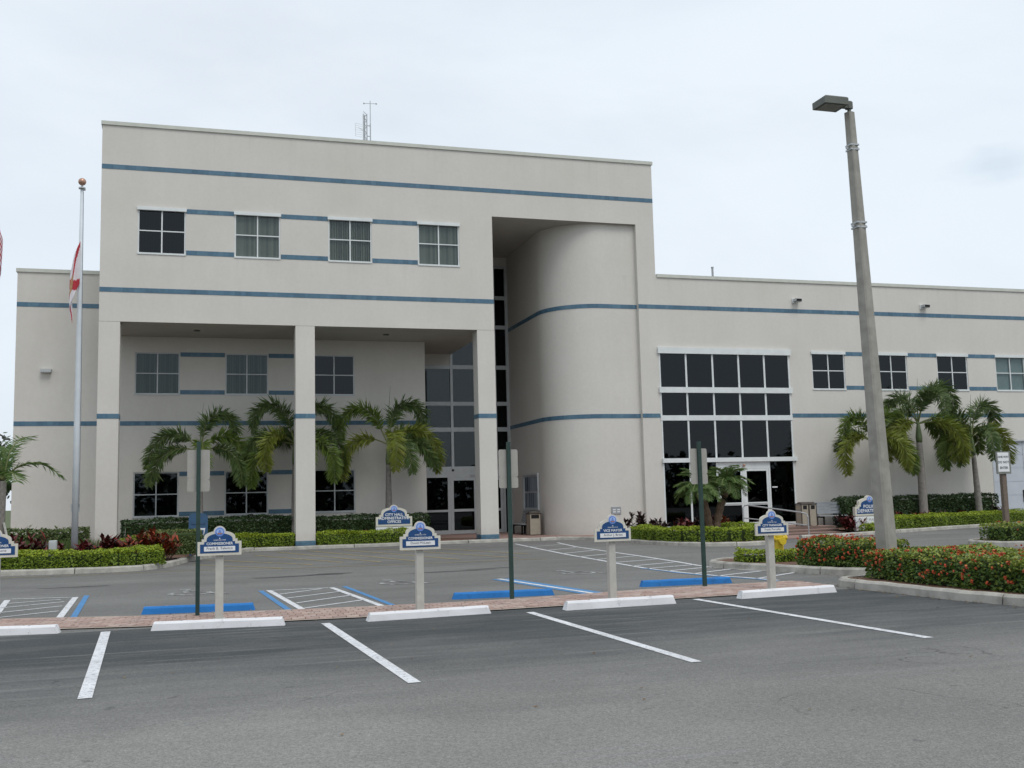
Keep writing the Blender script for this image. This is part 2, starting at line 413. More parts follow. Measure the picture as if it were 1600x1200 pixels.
M['frond'] = island('frond_green', [(0.072, 0.120, 0.024), (0.135, 0.195, 0.036), (0.10, 0.158, 0.03), (0.17, 0.225, 0.048)], 0.5, 0.35, transl=0.2)
M['frond_olive'] = island('frond_olive', [(0.13, 0.175, 0.026), (0.20, 0.235, 0.035), (0.16, 0.20, 0.03), (0.25, 0.24, 0.055)], 0.5, 0.35, transl=0.2)
M['frond_dark'] = island('frond_dark', [(0.050, 0.090, 0.030), (0.092, 0.145, 0.042), (0.125, 0.172, 0.054), (0.07, 0.115, 0.036)], 0.5, 0.35, transl=0.15)
M['frond_fine'] = island('frond_fine', [(0.060, 0.125, 0.030), (0.11, 0.19, 0.045), (0.085, 0.155, 0.035), (0.14, 0.21, 0.06)], 0.5, 0.35, transl=0.2)
M['rachis'] = simple('rachis', (0.13, 0.15, 0.05), 0.6)
M['lime'] = island('lime_leaf', [(0.105, 0.175, 0.015), (0.18, 0.26, 0.019), (0.14, 0.215, 0.017), (0.22, 0.29, 0.028), (0.08, 0.135, 0.013)], 0.5, 0.35, transl=0.2)
M['hedge_dark'] = island('dark_hedge_leaf', [(0.018, 0.040, 0.012), (0.036, 0.070, 0.020), (0.028, 0.055, 0.016), (0.055, 0.090, 0.030)], 0.5, 0.35)
M['hedge_mid'] = island('mid_hedge_leaf', [(0.055, 0.085, 0.024), (0.095, 0.130, 0.036), (0.075, 0.105, 0.03)], 0.5, 0.3)
M['ixora'] = island('ixora_leaf', [(0.030, 0.070, 0.014), (0.075, 0.140, 0.022), (0.13, 0.205, 0.028), (0.05, 0.10, 0.018), (0.22, 0.26, 0.04)], 0.45, 0.4, transl=0.2)
M['hedge_lit_new'] = island('olive_lit_new_leaf', [(0.10, 0.13, 0.04), (0.15, 0.18, 0.055), (0.12, 0.15, 0.045)], 0.5, 0.3)  # shrub top leaves, with the lit look of the top painted in
M['ixora_lit_new'] = island('ixora_lit_new_leaf', [(0.18, 0.24, 0.035), (0.27, 0.32, 0.05), (0.21, 0.28, 0.04), (0.33, 0.31, 0.07), (0.12, 0.19, 0.03)], 0.45, 0.4, transl=0.2)  # fresh top leaves, made lighter still for sky light on the hedge top
M['lime_lit_new'] = island('lime_lit_new_leaf', [(0.22, 0.305, 0.021), (0.32, 0.40, 0.03), (0.27, 0.345, 0.024), (0.36, 0.42, 0.042)], 0.5, 0.35, transl=0.2)  # fresh growth colour plus painted light for the bright clipped top
M['blossom'] = island('ixora_blossom', [(0.46, 0.045, 0.028), (0.56, 0.11, 0.04), (0.36, 0.035, 0.03), (0.60, 0.20, 0.075)], 0.6, 0.2)
M['ti_red'] = island('ti_leaf', [(0.060, 0.012, 0.014), (0.13, 0.016, 0.022), (0.030, 0.016, 0.012), (0.20, 0.028, 0.022), (0.06, 0.02, 0.012)], 0.45, 0.4)
M['croton'] = island('croton_leaf', [(0.19, 0.022, 0.014), (0.34, 0.06, 0.022), (0.06, 0.018, 0.012), (0.20, 0.035, 0.016), (0.045, 0.06, 0.018), (0.30, 0.12, 0.03)], 0.45, 0.4)
M['ti_dark'] = island('dark_ti_leaf', [(0.022, 0.012, 0.014), (0.05, 0.016, 0.02), (0.02, 0.022, 0.014), (0.075, 0.02, 0.022)], 0.45, 0.4)
M['grassblade'] = island('grass_blade', [(0.045, 0.085, 0.02), (0.09, 0.13, 0.035), (0.06, 0.10, 0.025)], 0.6, 0.2)
M['core'] = simple('hedge_core', (0.030, 0.048, 0.012), 0.95)
M['twig'] = simple('twig', (0.09, 0.065, 0.045), 0.9)
M['flag_white'] = simple('flag_white', (0.66, 0.63, 0.66), 0.8, 0.05)
M['flag_red'] = simple('flag_red', (0.42, 0.035, 0.05), 0.8, 0.1)
M['flag_gold'] = simple('flag_gold', (0.40, 0.24, 0.13), 0.8, 0.3, 20)
M['flag_blue'] = simple('flag_navy', (0.03, 0.04, 0.14), 0.8)
M['poster'] = island('poster', [(0.05, 0.07, 0.10), (0.15, 0.19, 0.24), (0.30, 0.34, 0.38), (0.08, 0.11, 0.15)], 0.5, 0.4)
M['lot_far'] = simple('treeline_leaf', (0.035, 0.055, 0.02), 0.8)
def mat_brickpave():
    m, t, b = newmat('brick_pavement')
    g = N(t, 'ShaderNodeNewGeometry')
    br = N(t, 'ShaderNodeTexBrick'); br.inputs['Scale'].default_value = 5.0
    br.inputs['Color1'].default_value = (0.27, 0.16, 0.14, 1); br.inputs['Color2'].default_value = (0.35, 0.23, 0.20, 1); br.inputs['Mortar'].default_value = (0.17, 0.12, 0.10, 1)
    br.inputs['Mortar Size'].default_value = 0.02
    t.links.new(g.outputs['Position'], br.inputs['Vector'])
    c = mixc(t, 1.0, br.outputs['Color'], N_rgb(t, ramp(t, noise(t, 1.2, 5), 0.3, 0.7, 0.85, 1.15)), 'MULTIPLY')
    t.links.new(c, b.inputs['Base Color']); b.inputs['Roughness'].default_value = 0.85
    return m
M['pave'] = mat_brickpave()

# ------------------------------------------------------------------ ground
def sheet(name, pts, z, mat, parent=None):
    mb = MB(); mb.poly([(x, y, z) for x, y in pts]); return mb.build(name, mat, parent)
tag(sheet('ground', [(-3000,-3000),(3000,-3000),(3000,3000),(-3000,3000)], -0.03, M['soil']), kind='structure')
tag(sheet('parking_lot', [(-70,-34),(110,-34),(110,70),(-70,70)], 0.0, M['asphalt']), kind='structure')

def strip(mb, path, w, z=0.006):
    # painted stripe of constant width along a path
    P = [Vector((p[0], p[1], 0)) for p in path]
    L_, R_ = [], []
    for i, p in enumerate(P):
        t = (P[min(i+1, len(P)-1)] - P[max(i-1, 0)]).normalized(); n = Vector((-t.y, t.x, 0))*w/2
        L_.append(p+n); R_.append(p-n)
    for i in range(len(P)-1):
        a, b, c, d = R_[i], R_[i+1], L_[i+1], L_[i]
        mb.quad((a.x,a.y,z),(b.x,b.y,z),(c.x,c.y,z),(d.x,d.y,z))
def marks(name, parts, mat, z=0.006):
    mb = MB()
    for path, w in parts: strip(mb, path, w, z)
    return tag(mb.build(name, mat), kind='structure')
for q in ([(-1.26,15.78),(-1.0,10.41)], [(1.72,15.27),(1.955,9.94)], [(4.755,15.17),(4.885,9.90)], [(7.75,15.66),(8.05,10.32)], [(-4.25,16.6),(-3.95,11.2)]):
    marks('parking_line', [(q, 0.125)], M['white_paint'])
# hatched aisles between the accessible bays
def aisle(x0t, x1t, yt, x0b, x1b, yb, lines):
    parts = [([(x0t, yt),(x0b, yb)], 0.11), ([(x1t, yt-0.05),(x1b, yb-0.1)], 0.11)]
    parts += [([a, b], 0.075) for a, b in lines]
    return parts
marks('hatched_aisle', aisle(-3.55, -2.33, 22.2, -3.12, -2.13, 18.05, [((-3.5,22.4),(-2.4,22.15)), ((-3.45,21.4),(-2.55,21.75)), ((-3.4,20.5),(-2.42,21.2)), ((-3.3,19.55),(-2.35,20.3)), ((-3.2,18.65),(-2.3,19.35))]), M['white_paint'])
marks('hatched_aisle', aisle(1.31, 2.545, 21.55, 1.60, 2.875, 17.3, [((1.36,21.5),(2.48,21.47)), ((1.44,20.5),(2.34,21.35)), ((1.51,19.6),(2.57,20.46)), ((1.59,18.57),(2.68,19.55)), ((1.64,17.6),(2.75,18.52))]), M['white_paint'])
marks('blue_border_line', [([(-2.15,22.4),(-1.92,17.95)], 0.10)], M['blue_line'])
marks('blue_border_line', [([(1.15,21.53),(1.38,17.38)], 0.10)], M['blue_line'])
marks('blue_border_line', [([(2.82,21.65),(3.06,17.24)], 0.10)], M['blue_line'])
marks('blue_border_line', [([(6.14,21.6),(6.70,17.42)], 0.42)], M['blue_line'])
marks('white_border_line', [([(6.10,21.6),(6.66,17.42)], 0.11)], M['white_paint'], 0.011)
low = [(11.26,37.5),(10.82,33.3),(10.43,29.3),(10.2,25.8),(10.1,24.5),(10.0,22.9),(10.03,21.8),(10.15,20.8),(10.31,19.82),(10.55,19.1),(10.76,18.1)]
upr = [(12.82,37.2),(12.28,33.7),(12.05,30.5),(11.85,27.3),(11.60,24.4),(11.40,22.8),(11.38,22.0),(11.6,20.8),(12.15,19.7)]
cross = [((10.9,34.9),(12.55,35.6)), ((10.72,32.2),(12.1,33.2)), ((10.5,30.0),(12.0,31.2)), ((10.35,28.1),(11.9,29.2)), ((10.25,26.6),(11.75,27.4)), ((10.15,25.1),(11.65,25.7)), ((10.02,23.6),(11.5,24.3)), ((9.98,22.6),(11.4,23.1)), ((10.08,21.6),(11.35,22.2)), ((10.2,20.6),(11.45,21.3)), ((10.33,19.75),(11.7,20.4)), ((10.62,18.7),(12.1,19.65))]
marks('crosswalk', [(low, 0.11), (upr, 0.11)] + [([a, b], 0.10) for a, b in cross], M['white_paint'])
marks('blue_border_line', [([(9.92,22.8),(10.02,20.8),(10.2,19.6),(10.55,18.6),(10.68,18.0)], 0.09)], M['blue_line'])
yl = [((0.2,34.6),(3.0,29.6)), ((1.74,36.4),(3.9,30.2)), ((2.6,38.2),(4.9,29.6)), ((3.7,38.3),(5.9,29.2)), ((4.9,38.0),(7.1,29.2)), ((6.1,37.8),(8.7,28.9)), ((-0.2,32.0),(2.1,28.6)), ((7.6,37.5),(9.6,30.5))]
marks('yellow_hatching', [([a, b], 0.11) for a, b in yl] + [([(-5,29.45),(-2.8,29.2),(-1.4,29.3),(-0.2,29.3),(2.4,28.4),(6,28.0),(9.3,27.9)], 0.09)], M['yellow_worn'])
def access_symbol(cx, cyy, s):
    mb = MB()
    arc = [(cx + s*0.30*math.cos(a), cyy + s*(0.30*math.sin(a)-0.1)) for a in [R(140 + i*20) for i in range(13)]]
    strip(mb, arc, 0.09*s)
    strip(mb, [(cx-0.08*s, cyy+0.5*s),(cx-0.05*s, cyy+0.02*s),(cx+0.28*s, cyy+0.0*s),(cx+0.42*s, cyy-0.42*s),(cx+0.58*s, cyy-0.36*s)], 0.10*s, 0.0075)
    strip(mb, [(cx-0.07*s, cyy+0.28*s),(cx+0.22*s, cyy+0.26*s)], 0.08*s, 0.009)
    mb.poly([(cx-0.08*s+0.1*s*math.cos(a), cyy+0.66*s+0.1*s*math.sin(a), 0.006) for a in [i*PI/5 for i in range(10)]])
    tag(mb.build('accessible_symbol', M['symbol']), kind='structure')
access_symbol(-0.2, 21.9, 1.25); access_symbol(4.0, 22.0, 1.2); access_symbol(8.15, 22.4, 1.2)

def stain(pts):
    mb = MB(); mb.poly([(x, y, 0.003) for x, y in pts]); tag(mb.build('oil_stain', M['stain']), kind='structure')
def blob(cx, cyy, lx_, ly_, ang, seed):
    rr = random.Random(seed); out = []
    for k in range(22):
        a = k*2*PI/22; f = 1+rr.uniform(-.28, .22); x, y = lx_*math.cos(a)*f, ly_*math.sin(a)*f
        out.append((cx+x*math.cos(ang)-y*math.sin(ang), cyy+x*math.sin(ang)+y*math.cos(ang)))
    return out
for q in ((3.0,25.6,.55,.28,.1,1),(2.0,25.3,.9,.16,.1,2),(-2.6,25.0,.75,.14,.05,3),(5.8,24.6,1.2,.12,.05,4),(6.8,25.0,.7,.10,.2,5)): stain(blob(*q))
# ------------------------------------------------------------------ brick strip between the two rows of bays
def interp(xs, ys, x):
    if x <= xs[0]: return ys[0] + (x-xs[0])*(ys[1]-ys[0])/(xs[1]-xs[0])
    for i in range(len(xs)-1):
        if x <= xs[i+1]: return ys[i] + (x-xs[i])*(ys[i+1]-ys[i])/(xs[i+1]-xs[i])
    return ys[-1]
bx_ = [-9.4,-4.6,-2.75,-0.7,1.2,2.5,4.5,5.6,7.7,9.2,10.9]
yb_ = [17.5,17.2,16.65,16.15,15.84,15.74,15.72,15.78,15.88,15.95,16.55]
yt_ = [19.1,18.8,18.22,17.52,17.35,17.18,17.08,17.2,17.55,17.65,17.72]
path_ = MB(); xs = [-9.1 + i*0.3 for i in range(67)]
top_ = [(x, interp(bx_, yt_, x)) for x in xs]; bot_ = [(x, interp(bx_, yb_, x)) for x in xs]
for i in range(len(xs)-1):
    path_.quad((*bot_[i],0.010),(*bot_[i+1],0.010),(*top_[i+1],0.010),(*top_[i],0.010))
strip_o = tag(path_.build('brick_path', M['sand']), kind='structure')
edge = MB(); strip(edge, [(x, interp(bx_, yb_, x)-0.03) for x in xs], 0.09, 0.016); strip(edge, [(x, interp(bx_, yt_, x)+0.03) for x in xs], 0.09, 0.016)
edge.build('edge_restraint', simple('edge_concrete', (0.40, 0.33, 0.28), 0.9, 0.15, 8), strip_o)
bricks = []
rows = 8
for r_ in range(rows):
    x = -9.1 + (0.1 if r_ % 2 else 0)
    while x < 10.75:
        y0 = interp(bx_, yb_, x+0.1); y1 = interp(bx_, yt_, x+0.1)
        h = (y1-y0-0.08)/rows
        ang = math.atan2(interp(bx_, yb_, x+0.2)-interp(bx_, yb_, x), 0.2)
        bricks.append((x+0.1, y0+0.04+h*(r_+0.5), h, ang)); x += 0.2
brick_me = []
for k in range(3):
    mb = MB(); b_ = 0.094 - 0.001*k; mb.v = []
    lo = [(-b_,-b_),(b_,-b_),(b_,b_),(-b_,b_)]
    mb.loft([[(x,y,0.0) for x,y in lo],[(x,y,0.016) for x,y in lo],[(x*0.93,y*0.93,0.021) for x,y in lo]], 0, True)
    me = bpy.data.meshes.new('brick'); me.from_pydata(mb.v, [], mb.f); me.materials.append(M['brick_obj']); brick_me.append(me)
inview = [b for b in bricks if b[0] > -3.0]
inview.sort(key=lambda b: b[0]**2+b[1]**2)
near_ids = set(id(b) for b in inview[:300])
far = MB()
for b in bricks:
    x, y, h, a = b
    if id(b) in near_ids:
        o = bpy.data.objects.new('brick', brick_me[random.randrange(3)]); COL.objects.link(o); o.parent = strip_o
        o.location = (x, y, 0.004 + random.uniform(-0.002, 0.003)); o.rotation_euler = (random.uniform(-.01,.01), random.uniform(-.01,.01), a + random.uniform(-.01,.01)); o.scale = (1, h/0.2, 1)
    else:
        z = random.uniform(-0.002, 0.003); ca, sa = math.cos(a), math.sin(a); s_ = h/0.2
        ring = lambda k, zz: [(x+ca*px*k-sa*py*k*s_, y+sa*px*k+ca*py*k*s_, zz) for px, py in ((-.094,-.094),(.094,-.094),(.094,.094),(-.094,.094))]
        far.loft([ring(1, 0.004), ring(1, 0.020+z), ring(0.93, 0.025+z)], 0, True)
tag(far.build('brick_field', M['brick_isl'], strip_o), kind='stuff')

# ------------------------------------------------------------------ kerbs, beds and pavements
def smooth_path(pts, n=4):
    out = []
    P = [Vector((p[0], p[1], 0)) for p in pts]
    for i in range(len(P)-1):
        p0, p1, p2, p3 = P[max(i-1,0)], P[i], P[i+1], P[min(i+2, len(P)-1)]
        for k in range(n):
            t = k/n
            out.append(0.5*((2*p1)+(-p0+p2)*t+(2*p0-5*p1+4*p2-p3)*t*t+(-p0+3*p1-3*p2+p3)*t**3))
    out.append(P[-1]); return out
def kerb(pts, w=0.16, h=0.15, side=1, seg=6, n=4, smooth=True):
    # side=+1: the kerb lies to the left of the walking direction; each cast length is one piece
    P = smooth_path(pts, n) if smooth else [Vector((p[0],p[1],0)) for p in pts]
    root = None; i = 0
    while i < len(P)-1:
        j = min(i+seg, len(P)-1)
        rings = []
        for k in range(i, j+1):
            t = (P[min(k+1, len(P)-1)] - P[max(k-1, 0)]).normalized(); nn = Vector((-t.y, t.x, 0))*side
            q = P[k].copy()
            if k == i and i > 0: q += t*0.012
            if k == j and j < len(P)-1: q -= t*0.012
            hh = h + 0.004*math.sin(k*1.7)
            rr = [q + Vector((0,0,-0.02)), q + nn*0.015 + Vector((0,0,hh*0.75)), q + nn*0.05 + Vector((0,0,hh)), q + nn*w + Vector((0,0,hh)), q + nn*w + Vector((0,0,-0.02))]
            rings.append(rr if side > 0 else rr[::-1])
        mb = MB(); mb.loft(rings, 0, True, True)
        o = mb.build('kerb' if root is None else 'kerb_length', M['kerb'], root)
        if root is None: root = tag(o, kind='structure')
        i = j
    return root, P
kL, PL = kerb([(-12,31.2),(-8,30.8),(-5.04,30.35),(-3.2,30.05),(-1.9,30.05),(-1.15,30.7),(-0.7,32.0),(-0.2,34.4),(0.7,36.8),(1.5,38.8),(1.9,39.55)], side=1)
bed = [(p.x, p.y) for p in PL]
inner = [(p.x-0.1, p.y+0.1) for p in PL]
tag(sheet('planting_bed', [(-12,60)] + inner + [(1.9,43.4),(-3.5,43.4)][0:1] + [(-6.9,43.4),(-6.9,60)], 0.10, M['mulch']), kind='structure')
tag(sheet('planting_bed', [(1.75,39.72),(10.6,39.72),(10.6,40.75),(9.15,43.45),(1.75,43.45)], 0.115, M['mulch']), kind='structure')
# low edge along the front of the building, then round the planter by the glass wall
kF, PF = kerb([(1.9,39.55),(4,39.58),(7.2,39.6),(10,39.62),(12,39.6),(13.6,39.5)], w=0.3, h=0.12, side=1)
kB, PB = kerb([(13.6,39.5),(14.4,38.6),(14.75,36.8),(14.8,34.5),(14.95,32.6),(15.5,31.0),(16.5,30.2),(17.6,30.3),(18.6,31.2),(19.3,32.6),(19.7,34.0)], side=1, h=0.13)
plaza = [(10.62,39.72),(13.6,39.66),(14.5,38.75),(14.93,36.8),(15.0,34.6),(17.7,35.0),(17.7,40.2),(16.2,40.2),(14.0,42.4),(14.0,47.0),(9.2,47.0),(9.2,43.5),(10.6,40.8)]
tag(sheet('brick_pavement', plaza, 0.118, M['pave']), kind='structure')
tag(sheet('planting_bed', [(14.98,34.5)] + [(p.x+0.08, p.y+0.08) for p in PB if p.y < 34.6] + [(19.9,35.6),(20.4,39.95),(16.5,39.95),(15.6,37.5)], 0.128, M['mulch']), kind='structure')
# steps and landing before the right-hand door
st = MB()
st.box(20.5,25.0,37.4,39.98,0.0,0.26); st.box(20.2,24.6,36.6,37.398,0.0,0.16); st.box(19.9,24.4,35.8,36.598,0.0,0.07)
tag(st.build('entrance_steps', M['pave']), kind='structure')
tag(sheet('brick_pavement', [(19.4,33.2),(24.2,33.6),(24.2,35.79),(19.9,35.79)], 0.012, M['pave']), kind='structure')
kS, PS = kerb([(20.6,32.9),(22,33.3),(23.3,33.6),(26,34.6),(29.5,36.0),(33.5,37.3),(35.3,37.7),(36.0,38.6),(36.1,39.9)], side=1, h=0.13)
tag(sheet('planting_bed', [(24.45,34.2)] + [(p.x, p.y+0.1) for p in PS if p.x > 25] + [(34.9,39.97),(25.05,39.97)], 0.11, M['mulch']), kind='structure')
# island with the hydrant and its front kerb
kI, PI_ = kerb([(16,24.5),(13.5,23.6),(12.1,23.0),(11.5,22.45),(11.38,21.9),(11.5,21.2),(11.85,20.2),(12.1,19.3),(12.35,18.6),(12.9,18.1),(14.5,17.9)], side=1)
tag(sheet('planting_bed', [(p.x+0.1, p.y) for p in PI_], 0.12, M['mulch']), kind='structure')
ks, Ps = kerb([(14.3,17.2),(12.6,16.95),(11.35,16.75),(10.98,16.45),(10.92,15.9),(10.98,15.2),(11.0,14.3),(11.05,13.5),(11.2,12.7),(11.3,12.0),(11.5,10.5),(11.8,8.5),(12.3,6.2),(13.0,4.2)], side=1, seg=16)
tag(sheet('planting_bed', [(p.x+0.1, p.y) for p in Ps] + [(15.0,4.2),(14.6,8.5)], 0.125, M['mulch']), kind='structure')
kR, PR = kerb([(30,27.2),(26,26.9),(23.0,26.6),(22.0,26.2),(21.7,25.5),(21.75,24.8),(22.3,24.2),(24,23.8),(30,23.4)], side=1)
tag(sheet('planting_bed', [(p.x+0.08, p.y) for p in PR], 0.12, M['mulch']), kind='structure')

# ------------------------------------------------------------------ city hall
BO = Vector((7, 40, 0))
hall = thing('city_hall', BO, 'beige stucco city hall with blue tile bands, tall columns and a curved recess', 'building')
YF, YB, YS = 40.0, 43.5, 47.0
XL, XR = -3.62, 18.57
TOP, WT = 16.0, 11.05
def wall_panel(mb, x0, x1, z0, z1, y, holes, depth=0.2, skip=()):
    xs = sorted({x0, x1, *[h[0] for h in holes], *[h[1] for h in holes], *[h[0] for h in skip], *[h[1] for h in skip]})
    zs = sorted({z0, z1, *[h[2] for h in holes], *[h[3] for h in holes], *[h[2] for h in skip], *[h[3] for h in skip]})
    xs = [x for x in xs if x0 <= x <= x1]; zs = [z for z in zs if z0 <= z <= z1]
    for i in range(len(xs)-1):
        for j in range(len(zs)-1):
            cx, cz = (xs[i]+xs[i+1])/2, (zs[j]+zs[j+1])/2
            if any(h[0] < cx < h[1] and h[2] < cz < h[3] for h in list(holes)+list(skip)): continue
            mb.quad((xs[i],y,zs[j]),(xs[i+1],y,zs[j]),(xs[i+1],y,zs[j+1]),(xs[i],y,zs[j+1]))
    for a, b, c, d in holes:
        e = y+depth
        mb.quad((a,y,c),(a,y,d),(a,e,d),(a,e,c)); mb.quad((b,y,c),(b,e,c),(b,e,d),(b,y,d))
        mb.quad((a,y,c),(a,e,c),(b,e,c),(b,y,c)); mb.quad((a,y,d),(b,y,d),(b,e,d),(a,e,d))
WW = 1.70
FW = [(-2.33,),(1.15,),(4.69,),(8.25,)]
FW = [(x[0], x[0]+WW, 11.07, 12.83) for x in FW]
VW = [(x, x+WW, 6.17, 7.86) for x in (25.98, 29.28, 32.61, 35.90, 39.2, 42.5)]
AW = [(x, x+WW, z0, z1) for z0, z1 in ((6.17,7.86),(1.31,3.07)) for x in (-2.56, 0.91, 4.46)]
GW = (18.57, 24.84, 0.26, 7.88)
GD = (35.3, 39.2, 0.0, 3.78)
NX0, NX1, NZ = 11.35, 17.73, 13.22
mb = MB()
wall_panel(mb, XL, 46, 0, TOP, YF, FW+VW+[GW, GD], 0.2, skip=[(XR,46,WT,TOP),(XL,NX0,0,8.49),(NX0,NX1,0,NZ)])
# recess edges
mb.quad((NX1,YF,0),(NX1,YF+0.2,0),(NX1,YF+0.2,NZ),(NX1,YF,NZ))
mb.quad((NX0,YF,8.49),(NX0,YF,NZ),(NX0,YF+0.4,NZ),(NX0,YF+0.4,8.49))
mb.quad((NX0,YF+0.4,8.49),(NX0,YF+0.4,NZ),(11.2,YF+0.4,NZ),(11.2,YF+0.4,8.49))
mb.quad((11.2,YF+0.4,8.49),(11.2,YF+0.4,NZ),(11.2,YS,NZ),(11.2,YS,8.49))
# block sides, parapets and back
mb.quad((XL,60,8.49),(XL,YF,8.49),(XL,YF,TOP),(XL,60,TOP))
mb.quad((XR,YF,WT),(XR,60,WT),(XR,60,TOP),(XR,YF,TOP))
mb.quad((XR,60,0),(XL,60,0),(XL,60,TOP),(XR,60,TOP))
mb.quad((46,YF,0),(46,60,0),(46,60,WT),(46,YF,WT)); mb.quad((46,60,0),(XR,60,0),(XR,60,WT),(46,60,WT))
mb.build('wall', M['stucco'], hall)
mb = MB(); wall_panel(mb, -6.92, 9.19, 0, WT, YB, AW, 0.14)
mb.quad((9.19,YB,0),(9.19,YS,0),(9.19,YS,8.49),(9.19,YB,8.49)); mb.quad((-6.92,60,0),(-6.92,YB,0),(-6.92,YB,WT),(-6.92,60,WT))
mb.quad((XL,60,0),(-6.92,60,0),(-6.92,60,WT),(XL,60,WT))
mb.build('recessed_wall', M['stucco'], hall)
# storefront wall above and beside the glazing
mb = MB(); mb.quad((9.19,YS,7.95),(11.15,YS,7.95),(11.15,YS,8.5),(9.19,YS,8.5)); mb.build('lintel', M['stucco'], hall)
mb = MB(); mb.quad((11.15,YS,12.8),(14.05,YS,12.8),(14.05,YS,NZ),(11.15,YS,NZ))
mb.build('lintel', M['stucco'], hall)
# curved wall of the recess
cp_ = [(14.0, 47.0), (14.0, 44.6), (14.0, 42.4)] + [(16.2-2.2*math.cos(R(a)), 42.4-2.2*math.sin(R(a))) for a in range(6, 90, 6)] + [(16.2, 40.2), (17.0, 40.2), (NX1, 40.2)]
mb = MB()
for i in range(len(cp_)-1):
    a, b = cp_[i], cp_[i+1]; mb.quad((*a,0),(*b,0),(*b,NZ),(*a,NZ))
cw = mb.build('curved_wall', M['stucco'], hall)
me = cw.data
import bmesh
bm = bmesh.new(); bm.from_mesh(me); bmesh.ops.remove_doubles(bm, verts=bm.verts, dist=0.001); bm.to_mesh(me); bm.free()
for p in me.polygons: p.use_smooth = True
# soffits
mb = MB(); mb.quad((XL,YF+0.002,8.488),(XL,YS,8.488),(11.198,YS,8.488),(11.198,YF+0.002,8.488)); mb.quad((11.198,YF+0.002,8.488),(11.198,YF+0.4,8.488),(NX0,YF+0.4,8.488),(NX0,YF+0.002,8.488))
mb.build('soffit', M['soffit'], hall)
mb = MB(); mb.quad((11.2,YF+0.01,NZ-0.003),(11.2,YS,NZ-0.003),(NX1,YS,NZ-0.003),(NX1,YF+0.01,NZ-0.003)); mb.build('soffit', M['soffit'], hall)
# roofs and parapet caps
mb = MB(); mb.quad((XL,YF+.3,15.5),(XR,YF+.3,15.5),(XR,60,15.5),(XL,60,15.5)); mb.quad((XR,YF+.3,10.6),(46,YF+.3,10.6),(46,60,10.6),(XR,60,10.6)); mb.quad((-6.92,YB+.3,10.6),(XL,YB+.3,10.6),(XL,60,10.6),(-6.92,60,10.6))
mb.build('roof', M['roof'], hall)
mb = MB()
def cap(x0, x1, y, z):
    mb.box(x0, x1, y-0.05, y+0.32, z-0.10, z+0.04)
cap(XL-0.04, XR+0.05, YF, TOP); cap(XR+0.052, 46.05, YF, WT); cap(-6.97, XL-0.002, YB, WT)
mb.box(XL-0.05, XL+0.3, YF+0.325, 60, TOP-0.1, TOP+0.04); mb.box(XR-0.3, XR+0.05, YF+0.325, 60, TOP-0.1, TOP+0.04); mb.box(-6.97, -6.6, YB+.325, 60, WT-.1, WT+.04)
mb.build('parapet_cap', M['cap'], hall)
# dark rooms behind the glass
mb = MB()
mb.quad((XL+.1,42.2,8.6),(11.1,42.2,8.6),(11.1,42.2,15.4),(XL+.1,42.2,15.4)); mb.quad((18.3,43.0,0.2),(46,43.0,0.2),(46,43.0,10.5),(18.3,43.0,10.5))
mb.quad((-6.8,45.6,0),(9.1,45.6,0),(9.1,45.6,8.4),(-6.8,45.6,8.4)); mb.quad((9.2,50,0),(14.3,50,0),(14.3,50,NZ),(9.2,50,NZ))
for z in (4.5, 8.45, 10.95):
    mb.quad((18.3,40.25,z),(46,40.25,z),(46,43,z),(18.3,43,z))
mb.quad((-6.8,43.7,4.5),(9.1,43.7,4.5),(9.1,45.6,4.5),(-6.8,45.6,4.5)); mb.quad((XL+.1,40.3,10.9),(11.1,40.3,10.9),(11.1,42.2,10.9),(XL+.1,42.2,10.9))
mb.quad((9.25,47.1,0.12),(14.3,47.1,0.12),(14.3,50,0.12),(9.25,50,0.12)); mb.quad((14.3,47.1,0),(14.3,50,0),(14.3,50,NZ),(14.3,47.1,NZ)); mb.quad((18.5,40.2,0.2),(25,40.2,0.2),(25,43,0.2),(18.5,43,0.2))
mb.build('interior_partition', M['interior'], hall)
# columns
for x0 in (XL, 3.42, 10.62):
    mb = MB(); mb.box(x0, x0+0.73, YF, YF+0.73, 0, 8.478); mb.box(x0+.012, x0+0.718, YF+.012, YF+.718, 8.478, 8.487)
    c = mb.build('column', M['stucco'], hall)
    tb = MB()
    for z0, z1, nr in ((4.92,5.10,1),(0.118,0.30,2)):
        for face in range(4):
            n = 4
            for k in range(n):
                for q in range(nr):
                    a = x0-0.012 + k*(0.754/n)+0.004; b = a + 0.754/n-0.008
                    zz0 = z0+q*(z1-z0)/nr+0.003; zz1 = z0+(q+1)*(z1-z0)/nr-0.003
                    ya = YF-0.012 + k*(0.754/n)+0.004; yb2 = ya+0.754/n-0.008
                    if face == 0: tb.box(a, b, YF-0.012, YF-0.001, zz0, zz1)
                    elif face == 1: tb.box(a, b, YF+0.731, YF+0.742, zz0, zz1)
                    elif face == 2: tb.box(x0-0.012, x0-0.001, ya+.012, yb2-.012, zz0, zz1)
                    else: tb.box(x0+0.731, x0+0.742, ya+.012, yb2-.012, zz0, zz1)
    tag(tb.build('tile_band', M['tile'], c), kind='stuff')
    gb = MB()
    for z0, z1 in ((4.93,5.09),(0.118,0.29)): gb.box(x0-0.006, x0+0.736, YF-0.006, YF+0.736, z0, z1)
    gb.build('grout', M['grout'], c)
